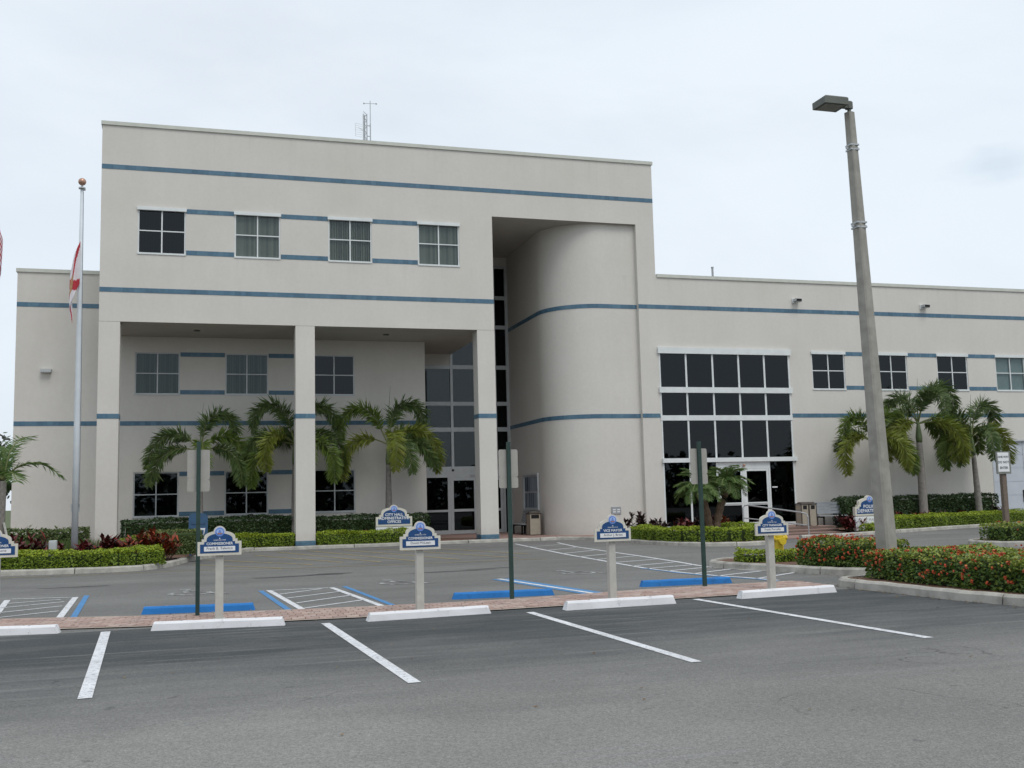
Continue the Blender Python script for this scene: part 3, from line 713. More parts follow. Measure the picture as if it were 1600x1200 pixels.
# tile bands along the walls
def band(segs, z0, z1, name='tile_band'):
    tb = MB(); gb = MB()
    for (ax, ay), (bx, by) in segs:
        a = Vector((ax, ay, 0)); b = Vector((bx, by, 0)); Ln = (b-a).length; d = (b-a)/Ln; n = Vector((d.y, -d.x, 0))
        k = max(1, round(Ln/0.2)); w = Ln/k
        for i in range(k):
            p = a + d*(i*w+0.003); q = a + d*((i+1)*w-0.003); o = random.uniform(0.010, 0.014)
            base = [p, q, q+n*o, p+n*o]
            tb.prism([(v.x, v.y) for v in base][::-1], z0+0.003, z1-0.003)
        gb.prism([(v.x, v.y) for v in (a, b, b+n*0.006, a+n*0.006)][::-1], z0+0.002, z1-0.002)
    o = tag(tb.build(name, M['tile'], hall), kind='stuff'); gb.build('grout', M['grout'], o)
band([((XL,YF),(XR,YF))], 14.22, 14.40)
band([((FW[i][1]+.02,YF),(FW[i+1][0]-.02,YF)) for i in range(3)], 12.66, 12.84); band([((FW[i][1]+.02,YF),(FW[i+1][0]-.02,YF)) for i in range(3)], 11.07, 11.25)
band([((XL,YF),(NX0,YF))], 9.58, 9.76); band([((NX1,YF),(46,YF))], 9.58, 9.76)
band([(cp_[i], cp_[i+1]) for i in range(len(cp_)-1)], 9.58, 9.76); band([(cp_[i], cp_[i+1]) for i in range(len(cp_)-1)], 4.92, 5.10)
band([((-6.92,YB),(XL,YB))], 9.58, 9.76); band([((-6.92,YB),(9.19,YB))], 4.92, 5.10)
band([((NX1,YF),(GW[0]-.03,YF)), ((GW[1]+.03,YF),(46,YF))], 4.92, 5.10)
for i in range(5):
    band([((VW[i][1]+.02,YF),(VW[i+1][0]-.02,YF))], 7.70, 7.88); band([((VW[i][1]+.02,YF),(VW[i+1][0]-.02,YF))], 6.17, 6.35)
for zz in ((7.70,7.88),(6.17,6.35),(2.90,3.08),(1.31,1.49)):
    band([((AW[i][1]+.02,YB),(AW[i+1][0]-.02,YB)) for i in range(2)], *zz)

# windows: frame > four panes (> blinds behind)
def window_proto(w, h, capped, fw=0.05):
    mb = MB()
    mb.box(0, fw, 0, 0.07, 0, h); mb.box(w-fw, w, 0, 0.07, 0, h); mb.box(fw, w-fw, 0, 0.07, 0, fw); mb.box(fw, w-fw, 0, 0.07, h-fw, h)
    mb.box(w/2-0.024, w/2+0.024, -0.004, 0.07, fw, h-fw); mb.box(fw, w/2-0.024, 0.002, 0.06, h*0.5-0.02, h*0.5+0.02); mb.box(w/2+0.024, w-fw, 0.002, 0.06, h*0.5-0.02, h*0.5+0.02)
    if capped: mb.box(-0.03, w+0.03, -0.09, 0.02, h-0.11, h+0.015)
    mb.box(-0.01, w+0.01, -0.06, 0.001, -0.03, 0.035)
    return mb
def pane_mesh(w, h, mat, name='pane'):
    mb = MB(); mb.box(0, w, 0, 0.012, 0, h)
    me = bpy.data.meshes.new(name); me.from_pydata(mb.v, [], mb.f); me.materials.append(mat); return me
def blind_mesh(w, h, mat, tw):
    mb = MB(); n = 17
    for i in range(n):
        x = (i+0.5)*w/n; a = tw; d = w/n*0.56
        dx, dy = d*math.cos(a), d*math.sin(a)
        mb.quad((x-dx,-dy,0),(x+dx,dy,0),(x+dx,dy,h),(x-dx,-dy,h))
    me = bpy.data.meshes.new('blind'); me.from_pydata(mb.v, [], mb.f); me.materials.append(mat); return me
def add_windows(rects, y, capped, mats, blinds):
    w = rects[0][1]-rects[0][0]; h = rects[0][3]-rects[0][2]
    src = window_proto(w, h, capped); me = bpy.data.meshes.new('window'); me.from_pydata(src.v, [], src.f); me.materials.append(M['alu'] if capped else M['alu_grey'])
    pw, ph = w/2-0.05-0.024, h*0.5-0.05-0.02
    pm = {k: pane_mesh(pw, ph, k) for k in set(mats)}
    bmeshes = {tw: blind_mesh(w-0.12, h-0.1, M['blind'], tw) for tw in (0.25, 0.6, 0.9)}
    shm = blind_mesh(w-0.12, h-0.1, M['shade'], 0.08)
    for r_, gm, bl in zip(rects, mats, blinds):
        o = bpy.data.objects.new('window', me); COL.objects.link(o); o.parent = hall; o.location = (r_[0]-BO.x, y+0.03-BO.y, r_[2]-BO.z)
        for px, pz in ((0.05,0.05),(w/2+0.024,0.05),(0.05,h*0.5+0.02),(w/2+0.024,h*0.5+0.02)):
            p = bpy.data.objects.new('pane', pm[gm]); COL.objects.link(p); p.parent = o; p.location = (px, 0.03, pz)
        if bl:
            b = bpy.data.objects.new('blind', shm if bl == 'shade' else bmeshes[bl]); COL.objects.link(b); b.parent = o; b.location = (0.06, 0.095, 0.05)
G_, D_, S_ = M['glass'], M['glass_dark'], M['glass_mid']
add_windows(FW, YF, True, [D_, G_, G_, G_], [0.9, 0.25, 0.6, 0.25])
add_windows(VW, YF, True, [D_, D_, D_, G_, D_, D_], [None, None, None, 'shade', None, None])
add_windows(AW[:3], YB, False, [S_, S_, D_], [0.6, 0.6, 0.9])
add_windows(AW[3:], YB, False, [D_, D_, D_], [0.6, None, None])

# big glazed wall on the right wing
gx0, gx1 = GW[0], GW[1]; bay = (gx1-gx0)/5
mb = MB()
mb.box(gx0-0.06, gx1+0.06, YF-0.10, YF+0.05, 7.66, 7.92)
mb.box(gx0-0.05, gx1+0.06, YF-0.09, YF+0.05, 5.98, 6.22); mb.box(gx0-0.02, gx1+0.02, YF-0.03, YF+0.05, 4.80, 5.02); mb.box(gx0-0.03, gx1+0.10, YF-0.12, YF+0.05, 3.02, 3.20)
mb.box(gx0, gx0+0.06, YF-0.01, YF+0.05, 0.26, 7.66); mb.box(gx1-0.07, gx1, YF-0.01, YF+0.05, 0.26, 7.66)
for i in range(1, 5):
    x = gx0+bay*i; mb.box(x-0.04, x+0.04, YF-0.005, YF+0.045, 0.26 if i != 9 else 3.2, 7.66)
mb.box(gx0+bay*2+0.04, gx0+bay*4-0.04, YF, YF+0.045, 2.72, 3.02)
mb.box(gx0+.06, gx0+bay*2-.04, YF-0.02, YF+.045, 0.26, 0.36); mb.box(gx0+bay*4+.04, gx1-.07, YF-0.02, YF+.045, 0.26, 0.40)
gw = mb.build('glass_wall', M['alu'], hall)
for z0, z1 in ((6.22,7.66),(5.02,5.98),(3.20,4.80)):
    for i in range(5):
        mb = MB(); mb.box(gx0+bay*i+0.04, gx0+bay*(i+1)-0.04, YF+0.02, YF+0.03, z0, z1); mb.build('pane', D_, gw)
for i in (0, 1, 4):
    mb = MB(); mb.box(gx0+bay*i+0.04, gx0+bay*(i+1)-0.04, YF+0.02, YF+0.03, 0.36, 3.02); mb.build('pane', D_, gw)
mb = MB(); mb.box(gx0+bay*4+0.1, gx0+bay*4+0.35, YF-0.012, YF+0.018, 1.88, 1.93); mb.build('door_notice', M['signwhite'], gw)
def glass_door(x0, x1, y, z0, z1, mid, st=0.10, bar=True):
    mb = MB(); mb.box(x0, x0+st, y, y+0.05, z0, z1); mb.box(x1-st, x1, y, y+0.05, z0, z1); mb.box(x0+st, x1-st, y, y+0.05, z1-st, z1); mb.box(x0+st, x1-st, y, y+0.05, z0, z0+0.16); mb.box(x0+st, x1-st, y-0.01, y+0.05, mid-0.06, mid+0.06)
    d = mb.build('door', M['alu'] if y < 41 else M['alu_grey'], hall)
    for a, b in ((z0+0.16, mid-0.06), (mid+0.06, z1-st)):
        mb = MB(); mb.box(x0+st, x1-st, y+0.02, y+0.032, a, b); mb.build('pane', D_, d)
    if bar:
        mb = MB(); mb.tube([(x0+st+.02, y-0.05, mid+0.02),(x1-st-.02, y-0.05, mid+0.02)], 0.018, 6); mb.build('push_bar', M['steel'], d)
    return d
glass_door(gx0+bay*2+0.05, gx0+bay*3-0.045, YF-0.0, 0.27, 2.715, 1.22); glass_door(gx0+bay*3+0.045, gx0+bay*4-0.05, YF-0.0, 0.27, 2.715, 1.22)
mb = MB(); mb.ball((gx0+bay*3, YF-0.07, 2.86), 0.06, 6); mb.build('door_sensor', M['copper'], hall)

# entrance storefront in the recess
mb = MB(); y = YS
mb.box(9.19, 9.30, y-.04, y+.1, 0.12, 7.95)
mb.box(11.12, 11.24, y-.05, y+.1, 3.1, 12.8); mb.box(13.28, 13.36, y-.03, y+.08, 3.1, 12.8); mb.box(13.86, 14.0, y-.05, y+.1, 0.12, 12.8); mb.box(10.21, 10.25, y-.02, y+.06, 3.1, 7.9) if 0 else None
for z0, z1, x0 in ((12.66,12.8,11.24),(11.14,11.32,11.24),(9.72,9.90,11.24)): mb.box(x0, 13.86, y-.03, y+.06, z0, z1)
for z0, z1 in ((7.78,7.97),(6.06,6.24),(4.84,5.04),(3.0,3.22)): mb.box(9.30, 11.12, y-.03, y+.06, z0, z1); mb.box(11.24, 13.86, y-.03, y+.06, z0, z1)
mb.box(9.30, 13.86, y-.02, y+.06, 2.72, 2.998)
mb.box(10.92, 11.05, y-.03, y+.08, 0.12, 2.72); mb.box(13.60, 13.70, y-.03, y+.08, 0.12, 2.72)
mb.box(9.30, 10.92, y-.02, y+.06, 1.14, 1.24); mb.box(9.30, 10.92, y-.02, y+.06, 0.12, 0.30); mb.box(12.0, 12.25, y-.08, y-.021, 2.80, 2.88)
sf = mb.build('storefront', M['alu_grey'], hall)
for z0, z1, cols in ((11.32,12.66,1),(9.90,11.14,1),(7.97,9.72,1),(6.24,7.78,2),(5.04,6.06,2),(3.22,4.84,2)):
    if cols == 2:
        mb = MB(); mb.box(9.30, 11.12, y+.02, y+.03, z0, z1); mb.build('pane', G_ if z0 < 7 else D_, sf)
    mb = MB(); mb.box(11.24, 13.28, y+.02, y+.03, z0, z1); mb.build('pane', G_ if z0 < 9 else D_, sf)
    mb = MB(); mb.box(13.36, 13.86, y+.02, y+.03, z0, z1); mb.build('pane', D_, sf)
for a, b, c, d in ((9.30,10.92,0.30,1.14),(9.30,10.92,1.24,2.72)):
    mb = MB(); mb.box(a, b, y+.02, y+.03, c, d); mb.build('pane', D_, sf)
for x0 in (11.06, 12.34): glass_door(x0, x0+1.25, y-0.02, 0.125, 2.715, 1.2, 0.14, False)
# garage door
mb = MB(); mb.box(35.3, 39.2, YF+.1, YF+.15, 0, 3.78)
gd = mb.build('garage_door', M['door_white'], hall)
for k in range(6):
    mb = MB(); z = 0.02+k*0.63; mb.box(35.35, 37.15, YF+.085, YF+.099, z, z+0.61); mb.box(37.19, 39.15, YF+.085, YF+.099, z, z+0.61); mb.build('panel', M['door_white'], gd)
mb = MB(); mb.box(37.155, 37.185, YF+.07, YF+.099, 0, 3.75); mb.box(35.3, 35.34, YF-.01, YF+.09, 0, 3.78); mb.box(35.3, 39.2, YF-.02, YF+.09, 3.78, 3.86); mb.build('door_frame', M['alu_grey'], gd)
mb = MB(); mb.box(37.0, 37.08, YF+.03, YF+.08, 0.95, 1.5); mb.build('handle', M['dark'], gd)
# downlights under the portico
for x in (-0.2, 3.6, 7.2):
    mb = MB(); mb.prism([(x+.12*math.cos(a*PI/6), 41.6+.12*math.sin(a*PI/6)) for a in range(12)], 8.44, 8.486); mb.build('downlight', M['bronze'], hall)
# ------------------------------------------------------------------ fixtures on the walls and roof
def floodlight(x, y, z, label):
    t = thing('floodlight', (x, y, z), label, 'wall light', 'floodlights on the right wing')
    mb = MB(); mb.box(x-.10, x+.10, y-.06, y-.001, z-.10, z+.10); mb.build('mount', M['alu'], t)
    mb = MB(); mb.prism_y([(x-.06,z-.03),(x+.24,z-.06),(x+.24,z+.06),(x-.06,z+.08)], y-.30, y-.061); mb.build('housing', M['alu_grey'], t)
    mb = MB(); mb.box(x-.04, x+.22, y-.312, y-.301, z-.045, z+.06); mb.build('lens', M['dark'], t)
floodlight(25.24, YF, 10.12, 'small wall floodlight high on the right wing, left of the lamp post')
floodlight(31.98, YF, 10.05, 'small wall floodlight high on the right wing, right of the lamp post')
t = thing('wall_light', (-5.8, YB, 7.05), 'small grey box light on the left wing behind the flagpole', 'wall light')
mb = MB(); mb.prism_y([(-5.98,7.0),(-5.62,7.0),(-5.60,7.12),(-6.0,7.12)], YB-.22, YB-.001); mb.build('housing', M['alu_grey'], t)
mb = MB(); mb.box(-5.95,-5.65,YB-.2,YB-.03,6.985,6.999); mb.build('lens', M['signwhite'], t)
t = thing('notice_board', (13.98, 43.6, 1.9), 'glazed notice board of blue-grey sheets on the recess wall above the bench', 'notice board')
mb = MB(); mb.box(13.90,13.985,42.75,42.82,1.15,2.75); mb.box(13.90,13.985,44.85,44.92,1.15,2.75); mb.box(13.90,13.985,42.82,44.85,2.68,2.75); mb.box(13.90,13.985,42.82,44.85,1.15,1.22); mb.box(13.975,13.985,42.82,44.85,1.22,2.68); mb.build('frame', M['alu_grey'], t)
mb = MB()
for i in range(7):
    for k in range(2):
        a = 42.9+i*0.275; z = 1.27+k*0.71; mb.quad((13.968,a+.24,z),(13.968,a,z),(13.968,a,z+.64),(13.968,a+.24,z+.64))
mb.build('sheets', M['poster'], t)
t = thing('plaque', (16.46, 40.19, 1.09), 'small grey plaque low on the curved wall above the vice mayor sign', 'plaque')
mb = MB(); mb.bevbox(16.25,16.67,40.165,40.198,0.94,1.24,0.004); mb.build('plate', M['plank'], t)
mb = MB()
for k in range(2):
    for q in range(2): mb.box(16.31+q*.19,16.43+q*.19,40.160,40.164,1.10-k*.09,1.15-k*.09)
mb.build('lettering', M['signwhite'], t)
t = thing('roof_antenna', (7.1, 46, 15.5), 'lattice radio mast with a grid dish on the flat roof', 'antenna')
mb = MB()
for dx, dy in ((0,0),(.16,0),(.08,.14)): mb.tube([(7.02+dx,46+dy,15.5),(7.02+dx,46+dy,19.45)], 0.028, 5)
for k in range(13):
    z = 15.8+k*.29; mb.tube([(7.02,46,z),(7.18,46,z+.14)], 0.014, 4); mb.tube([(7.18,46,z+.14),(7.02,46,z+.28)], 0.014, 4)
mb.build('mast', M['steel'], t)
mb = MB(); mb.tube([(7.34,46,17.9),(7.34,46,20.1)], 0.02, 5); mb.tube([(7.05,46,19.95),(7.62,46,19.98)], 0.012, 4); mb.ball((7.05,46,19.95),.04,5); mb.ball((7.62,46,19.98),.04,5); mb.tube([(7.34,46,15.5),(7.34,46,19.0)], 0.03, 5); mb.tube([(7.18,46,18.4),(7.34,46,18.4)], .02, 4); mb.tube([(7.18,46,18.9),(7.34,46,18.9)], .02, 4)
mb.build('wind_gauge', M['steel'], t)
mb = MB()
for k in range(7): mb.tube([(6.62,45.8,18.3+k*.1),(6.95,45.9,18.3+k*.1)], 0.008, 4)
mb.tube([(6.62,45.8,18.3),(6.62,45.8,18.9)], .012, 4); mb.tube([(6.7,45.4,18.55),(7.02,46,18.65)], .015, 4)
mb.build('grid_dish', M['signwhite'], t)
t = MB(); t.tube([(22.36,42,10.55),(22.36,42,11.95)], 0.05, 8); t.tube([(22.36,42,11.95),(22.36,42,12.0)], 0.065, 8)
tag(t.build('roof_vent_pipe', M['steel'], org=Vector((22.36,42,10.6))), 'thin grey vent pipe standing above the right wing parapet', 'vent pipe')

# ------------------------------------------------------------------ text
def text_mesh(s, size, x, y, z, mat, parent, name='lettering', align='CENTER', bold=0.0, sx=1.0):
    cu = bpy.data.curves.new(name, 'FONT'); cu.body = s; cu.size = size; cu.align_x = align; cu.align_y = 'BOTTOM_BASELINE' if False else 'BOTTOM'
    cu.offset = bold; cu.resolution_u = 2
    ob = bpy.data.objects.new(name+'_tmp', cu); COL.objects.link(ob)
    dg = bpy.context.evaluated_depsgraph_get(); dg.update()
    me0 = bpy.data.meshes.new_from_object(ob.evaluated_get(dg))
    vs_ = [(v.co.x*sx + x, y, v.co.y + z) for v in me0.vertices]; fs = [tuple(p.vertices) for p in me0.polygons]
    bpy.data.objects.remove(ob); bpy.data.curves.remove(cu); bpy.data.meshes.remove(me0)
    mb = MB(); mb.v = vs_; mb.f = fs; mb.m = [0]*len(fs)
    return mb.build(name, mat, parent)
def crest_outline(w, hb, s1, s2, arc_h, inset=0.0):
    # stepped sign outline with an arched top; (0,0) is the middle of its bottom edge
    h = w/2 - inset
    a = w*0.092; b_ = w*0.145
    pts = [(-h, inset), (h, inset), (h, hb-inset), (h-a, hb-inset), (h-a, hb+s1-inset), (h-b_, hb+s1-inset), (h-b_, hb+s1+s2-inset)]
    rx = h-b_; zb = hb+s1+s2-inset
    for k in range(1, 12):
        an = PI*k/12; pts.append((rx*math.cos(an), zb + arc_h*math.sin(an)))
    pts += [(-(h-b_), hb+s1+s2-inset), (-(h-b_), hb+s1-inset), (-(h-a), hb+s1-inset), (-(h-a), hb-inset), (-h, hb-inset)]
    return pts
def disc(mb, cx, cz, r, y0, y1, n=20, mi=0, sc=1.0):
    mb.prism_y([(cx+r*math.cos(2*PI*k/n), cz+r*sc*math.sin(2*PI*k/n)) for k in range(n)], y0, y1, mi)
def seal(parent, cx, cz, r, y):
    mb = MB(); disc(mb, cx, cz, r, y-.018, y+.03); s = mb.build('seal', M['seal_rim'], parent)
    mb = MB(); disc(mb, cx, cz, r*.84, y-.022, y-.0185); mb.build('seal_field', M['seal_blue'], s)
    mb = MB(); disc(mb, cx, cz+.05*r, r*.62, y-.0255, y-.0225, sc=.9); mb.build('seal_sky', M['seal_pale'], s)
    mb = MB(); mb.prism_y([(cx-.3*r,cz-.15*r),(cx+.3*r,cz-.15*r),(cx+.18*r,cz+.15*r),(cx+.1*r,cz+.45*r),(cx-.08*r,cz+.5*r),(cx-.2*r,cz+.1*r)], y-.028, y-.0258); mb.build('seal_building', M['seal_blue'], s)
    mb = MB(); mb.prism_y([(cx-.5*r,cz-.2*r),(cx-.35*r,cz-.42*r),(cx+.35*r,cz-.42*r),(cx+.5*r,cz-.2*r)], y-.0285, y-.0259); mb.build('seal_ground', M['seal_red'], s)
def reserved_sign(x, y, top, title, name, label):
    t = thing('reserved_sign', (x, y, 0), label, 'parking sign', 'reserved parking signs along the brick strip')
    w = 0.64; K = .89; zb = top-0.485*K; yf = y-0.09
    mb = MB(); mb.bevbox(x-.060, x+.060, y-.060, y+.060, 0.0, zb+.06, .008); mb.box(x-.085, x+.085, y-.085, y+.085, 0, .03); mb.build('post', M['postp'], t)
    def off(p, dz=zb): return [(x+a, dz+b) for a, b in p]
    mb = MB(); mb.prism_y(off(crest_outline(w, .232*K, .042*K, .038*K, .10*K)), yf-.02, yf+.022); disc(mb, x, zb+.392*K, .102*K, yf-.0199, yf+.0219); b = mb.build('board', M['cream'], t)
    mb = MB(); mb.prism_y(off(crest_outline(w, .232*K, .042*K, .038*K, .10*K, .042*K)), yf-.025, yf-.0205); mb.build('panel', M['signblue'], b)
    mb = MB(); mb.prism_y([(x-.255*K,zb+.072*K),(x+.255*K,zb+.072*K),(x+.255*K,zb+.150*K),(x-.255*K,zb+.150*K)], yf-.032, yf-.0255); mb.build('nameplate', M['signwhite'], b)
    text_mesh(name, .062*K, x, yf-.0335, zb+.086*K, M['ink'], b)
    text_mesh(title, (.064 if len(title) < 12 else .060)*K, x, yf-.0275, zb+.166*K, M['signwhite'], b, bold=.0012, sx=1.0)
    text_mesh('RESERVED FOR', .030*K, x, yf-.0275, zb+.240*K, M['signwhite'], b)
    mb = MB(); disc(mb, x, zb+.284*K, .009, yf-.027, yf-.0252, 8); mb.build('star', M['signwhite'], b)
    seal(t, x, zb+.392*K, .088*K, yf-.004)
    return t
reserved_sign(-3.04, 17.9, 1.43, 'COMMISSIONER', 'Joanne Simone', 'cream and blue reserved parking sign cut off by the left edge of the photo')
reserved_sign(0.275, 16.55, 1.40, 'COMMISSIONER', 'Frank B. Talerico', 'reserved for commissioner sign overlapping the leftmost green post')
reserved_sign(3.27, 16.12, 1.39, 'COMMISSIONER', 'David McLean', 'reserved for commissioner sign in front of the city hall sign')
reserved_sign(6.525, 16.22, 1.40, 'VICE MAYOR', 'Arthur J. Bross', 'reserved sign lettered vice mayor before the curved wall')
reserved_sign(9.59, 16.38, 1.39, 'CITY MANAGER', 'Frank Porcella', 'reserved sign lettered city manager beside the yellow hydrant')
def civic_sign(x, y, w, z0, top, lines, base, label):
    t = thing('civic_sign', (x, y, 0), label, 'sign', 'city signs in the hedges')
    hp = (top-z0)
    mb = MB(); mb.box(x-w/2, x+w/2, y, y+.14, 0.08, z0+.27*hp); b0 = mb.build('base_panel', M['signwhite'], t)
    text_mesh(base, .155*w/1.4, x-.04, y-.003, z0+.07*hp, M['inkgrey'], b0)
    zb = z0+.29*hp; k = w/0.72*0.96
    mb = MB(); mb.prism_y([(x+a, zb+b) for a, b in crest_outline(w, .195*k, .045*k, .045*k, .10*k)], y-.01, y+.15); disc(mb, x, zb+.35*k, .088*k, y-.0099, y+.149); b1 = mb.build('board', M['cream'], t)
    mb = MB(); mb.prism_y([(x+a, zb+b) for a, b in crest_outline(w, .195*k, .045*k, .045*k, .10*k, .042*k)], y-.016, y-.0105); mb.build('panel', M['signblue'], b1)
    n = len(lines)
    for i, s in enumerate(lines): text_mesh(s, (.145 if n == 3 else .19)*w/1.4, x, y-.019, zb+(.052*k + (n-1-i)*(.072 if n == 3 else .095)*k), M['signwhite'], b1, bold=.003)
    seal(t, x, zb+.35*k, .075*k, y+.004)
civic_sign(7.25, 40.55, 1.43, .42, 1.47, ['CITY HALL', 'ADMINISTRATIVE', 'OFFICES'], 'CITY OF MARGATE', 'white and blue sign reading city hall administrative offices, in the hedge')
civic_sign(25.35, 35.55, 1.36, .36, 1.44, ['POLICE', 'DEPARTMENT'], 'CITY OF MARGATE', 'white and blue police department sign half hidden by the lamp post')
def green_post(x, y, top, label, dx=0):
    t = thing('sign_post', (x, y, 0), label, 'sign post', 'green posts with sign backs')
    mb = MB(); mb.box(x-.032, x+.032, y-.03, y+.03, 0, top-.001)
    for z in (top-.1, top-.3, top-.52, top-.72): mb.box(x-.008, x+.008, y-.034, y-.0301, z, z+.016)
    mb.build('post', M['green_post'], t)
    def plate(z0, z1, nm):
        w = .172; r = .03
        pts = []
        for cx, cz, a0 in ((w-r, z0+r, -90), (w-r, z1-r, 0), (-w+r, z1-r, 90), (-w+r, z0+r, 180)):
            for k in range(4): an = R(a0+k*30); pts.append((x+cx+r*math.cos(an), cz+r*math.sin(an)))
        mb = MB(); mb.prism_y(pts, y+.031, y+.035); mb.build(nm, M['signback'], t)
    plate(top-.60, top-.13, 'sign_plate'); plate(top-.79, top-.602, 'sign_plate')
green_post(-0.04, 17.16, 2.73, 'green post with grey sign backs beside the leftmost blue wheel stop')
green_post(5.05, 17.09, 2.68, 'green post with grey sign backs in front of the entrance recess')
green_post(8.87, 17.51, 2.68, 'green post with grey sign backs in front of the glass wall')

# ------------------------------------------------------------------ wheel stops
def wheel_stop(x0, y0, x1, y1, h, mat, label, group):
    a = Vector((x0, y0, 0)); b = Vector((x1, y1, 0)); Ln = (b-a).length
    t_ = MB(); e = 0.035
    prof = [(0,0),(0.16,0),(0.150,h*.78),(0.128,h),(0.030,h),(0.010,h*.78)]
    rings = []
    for s in [0] + [Ln*k/9 for k in range(1, 9)] + [Ln]:
        edge_ = s in (0, Ln)
        z_w = 0.0 if edge_ else random.uniform(-.003, .003)
        rings.append([((s if k < 2 or not edge_ else (e if s == 0 else Ln-e)), py+random.uniform(-.002,.002), pz+(z_w if pz > 0 else 0)) for k, (py, pz) in enumerate(prof)])
    t_.loft(rings, 0, True, True)
    o = t_.build('wheel_stop', mat, local=True)
    o.location = a; o.rotation_euler = (0,0,math.atan2(b.y-a.y, b.x-a.x)); ORG[o.name] = a
    pins = MB()
    for s in (Ln*.22, Ln*.78): pins.prism([(s+.014*math.cos(k*PI/4), .08+.014*math.sin(k*PI/4)) for k in range(8)], h-.002, h+.008)
    pins.build('anchor_pin', M['steel'], o, local=True)
    return tag(o, label, 'wheel stop', group)
wg, bgp = 'white wheel stops', 'blue wheel stops'
wheel_stop(-3.72, 16.28, -1.9, 15.93, .115, M['stop_white'], 'white concrete wheel stop cut off by the left edge of the photo', wg)
wheel_stop(-.66, 15.58, 1.15, 15.31, .115, M['stop_white'], 'white concrete wheel stop below the leftmost green post', wg)
wheel_stop(2.32, 15.18, 4.2, 15.33, .115, M['stop_white'], 'white concrete wheel stop below the commissioner sign nearest the entrance', wg)
wheel_stop(5.33, 15.14, 7.2, 15.22, .13, M['stop_white'], 'white concrete wheel stop below the vice mayor sign', wg)
wheel_stop(8.42, 15.33, 10.32, 15.52, .12, M['stop_white'], 'white concrete wheel stop below the city manager sign', wg)
wheel_stop(-.91, 17.99, .85, 17.74, .115, M['stop_blue'], 'blue wheel stop behind the leftmost green post', bgp)
wheel_stop(4.18, 17.74, 5.98, 17.58, .11, M['stop_blue'], 'blue wheel stop behind the middle green post', bgp)
wheel_stop(7.92, 18.2, 9.74, 18.08, .115, M['stop_blue'], 'blue wheel stop behind the rightmost green post', bgp)

# ------------------------------------------------------------------ lamp post (leaning concrete pole)
lx, ly = 12.02, 16.4
t = thing('street_lamp', (lx, ly, 0), 'leaning square concrete lamp post with a single box lamp, in the flowering hedge', 'street lamp')
ltop = Vector((11.78, 16.4, 8.86)); lb = Vector((lx, ly, 0))
def lp(s): return lb.lerp(ltop, s)
mb = MB(); rings = []
for k in range(9):
    s = k/8; c = lp(s); r_ = 0.152*(1-s)+0.074*s; b_ = r_*.25
    ca, sa = math.cos(.26), math.sin(.26)
    rings.append([(c.x+ca*px-sa*py, c.y+sa*px+ca*py, c.z) for px, py in ((-r_+b_,-r_),(r_-b_,-r_),(r_,-r_+b_),(r_,r_-b_),(r_-b_,r_),(-r_+b_,r_),(-r_,r_-b_),(-r_,-r_+b_))])
mb.loft(rings, 0, True, True); mb.build('pole', M['concrete'], t)
for s in (.745, .915):
    mb = MB(); c = lp(s); r_ = (0.152*(1-s)+0.074*s)+.004
    for dz, hh in ((0,.03),(.09,.03)):
        mb.box(c.x-r_*1.08, c.x+r_*1.08, c.y-r_*1.08, c.y+r_*1.08, c.z+dz, c.z+dz+hh)
    mb.box(c.x-r_*1.6, c.x-r_*1.09, c.y-.02, c.y+.02, c.z+.03, c.z+.07); mb.box(c.x+r_*1.09, c.x+r_*1.6, c.y-.02, c.y+.02, c.z+.03, c.z+.07)
    mb.build('band', M['steel'], t)
hx, hy, hz = ltop.x, ltop.y, ltop.z
mb = MB(); mb.tube([(hx,hy,hz-.02),(hx,hy,hz+.12)], .035, 8); mb.bevbox(hx-.06, hx+.06, hy-.06, hy+.06, hz+.07, hz+.22, .02); mb.box(hx-.18, hx-.06, hy-.04, hy+.04, hz+.08, hz+.17); mb.build('bracket', M['bronze'], t)
mb = MB(); x0, x1 = hx-.66, hx-.15; z0 = hz+.07; 
lo = [(x0,hy-.21),(x1,hy-.21),(x1,hy+.21),(x0,hy+.21)]
mb.loft([[(x,y_,z0) for x,y_ in lo],[(x,y_,z0+.13) for x,y_ in lo],[(x+(.03 if x==x0 else -.03),y_*.93+hy*.07,z0+.15) for x,y_ in lo]], 0, True, True); mb.build('lamp_head', M['bronze'], t)
mb = MB(); mb.box(x0+.04,x1-.08,hy-.17,hy+.17,z0-.012,z0-.001); mb.build('lens', M['lens'], t)

# ------------------------------------------------------------------ flagpoles
def flagpole(x, y, hgt, label):
    t = thing('flagpole', (x, y, 0), label, 'flagpole', 'flagpoles on the left lawn')
    mb = MB(); mb.tube([(x,y,0),(x,y,hgt*.35),(x,y,hgt*.7),(x,y,hgt)], [.095,.09,.07,.045], 12); mb.tube([(x,y,.1),(x,y,.16)], .15, 12); mb.build('pole', M['polewhite'], t, smooth=True)
    mb = MB(); mb.tube([(x,y,hgt),(x,y,hgt+.04)], .1, 12); mb.tube([(x,y,hgt+.04),(x,y,hgt+.12)], .03, 8); mb.box(x+.04,x+.1,y-.02,y+.02,hgt-.05,hgt+.0); mb.build('truck', M['steel'], t)
    mb = MB(); mb.ball((x,y,hgt+.22), .115, 10); mb.build('finial', M['copper'], t, smooth=True)
    mb = MB(); mb.tube([(x+.05,y-.03,hgt-.1),(x+.085,y-.05,hgt*.6),(x+.11,y-.05,hgt*.3),(x+.105,y-.04,1.75)], .005, 5); mb.build('halyard', M['ink'], t)
    for s in (-1, 1):
        mb = MB(); mb.box(x+s*.105-.015,x+s*.105+.015,y-.03,y+.01,1.62,1.86); mb.build('cleat', M['steel'], t)
    return t
flagpole(-3.53, 33.0, 11.35, 'white aluminium flagpole with a copper ball, behind the lime hedge')
flagpole(-6.05, 33.0, 12.4, 'white flagpole standing just outside the left edge of the photo')
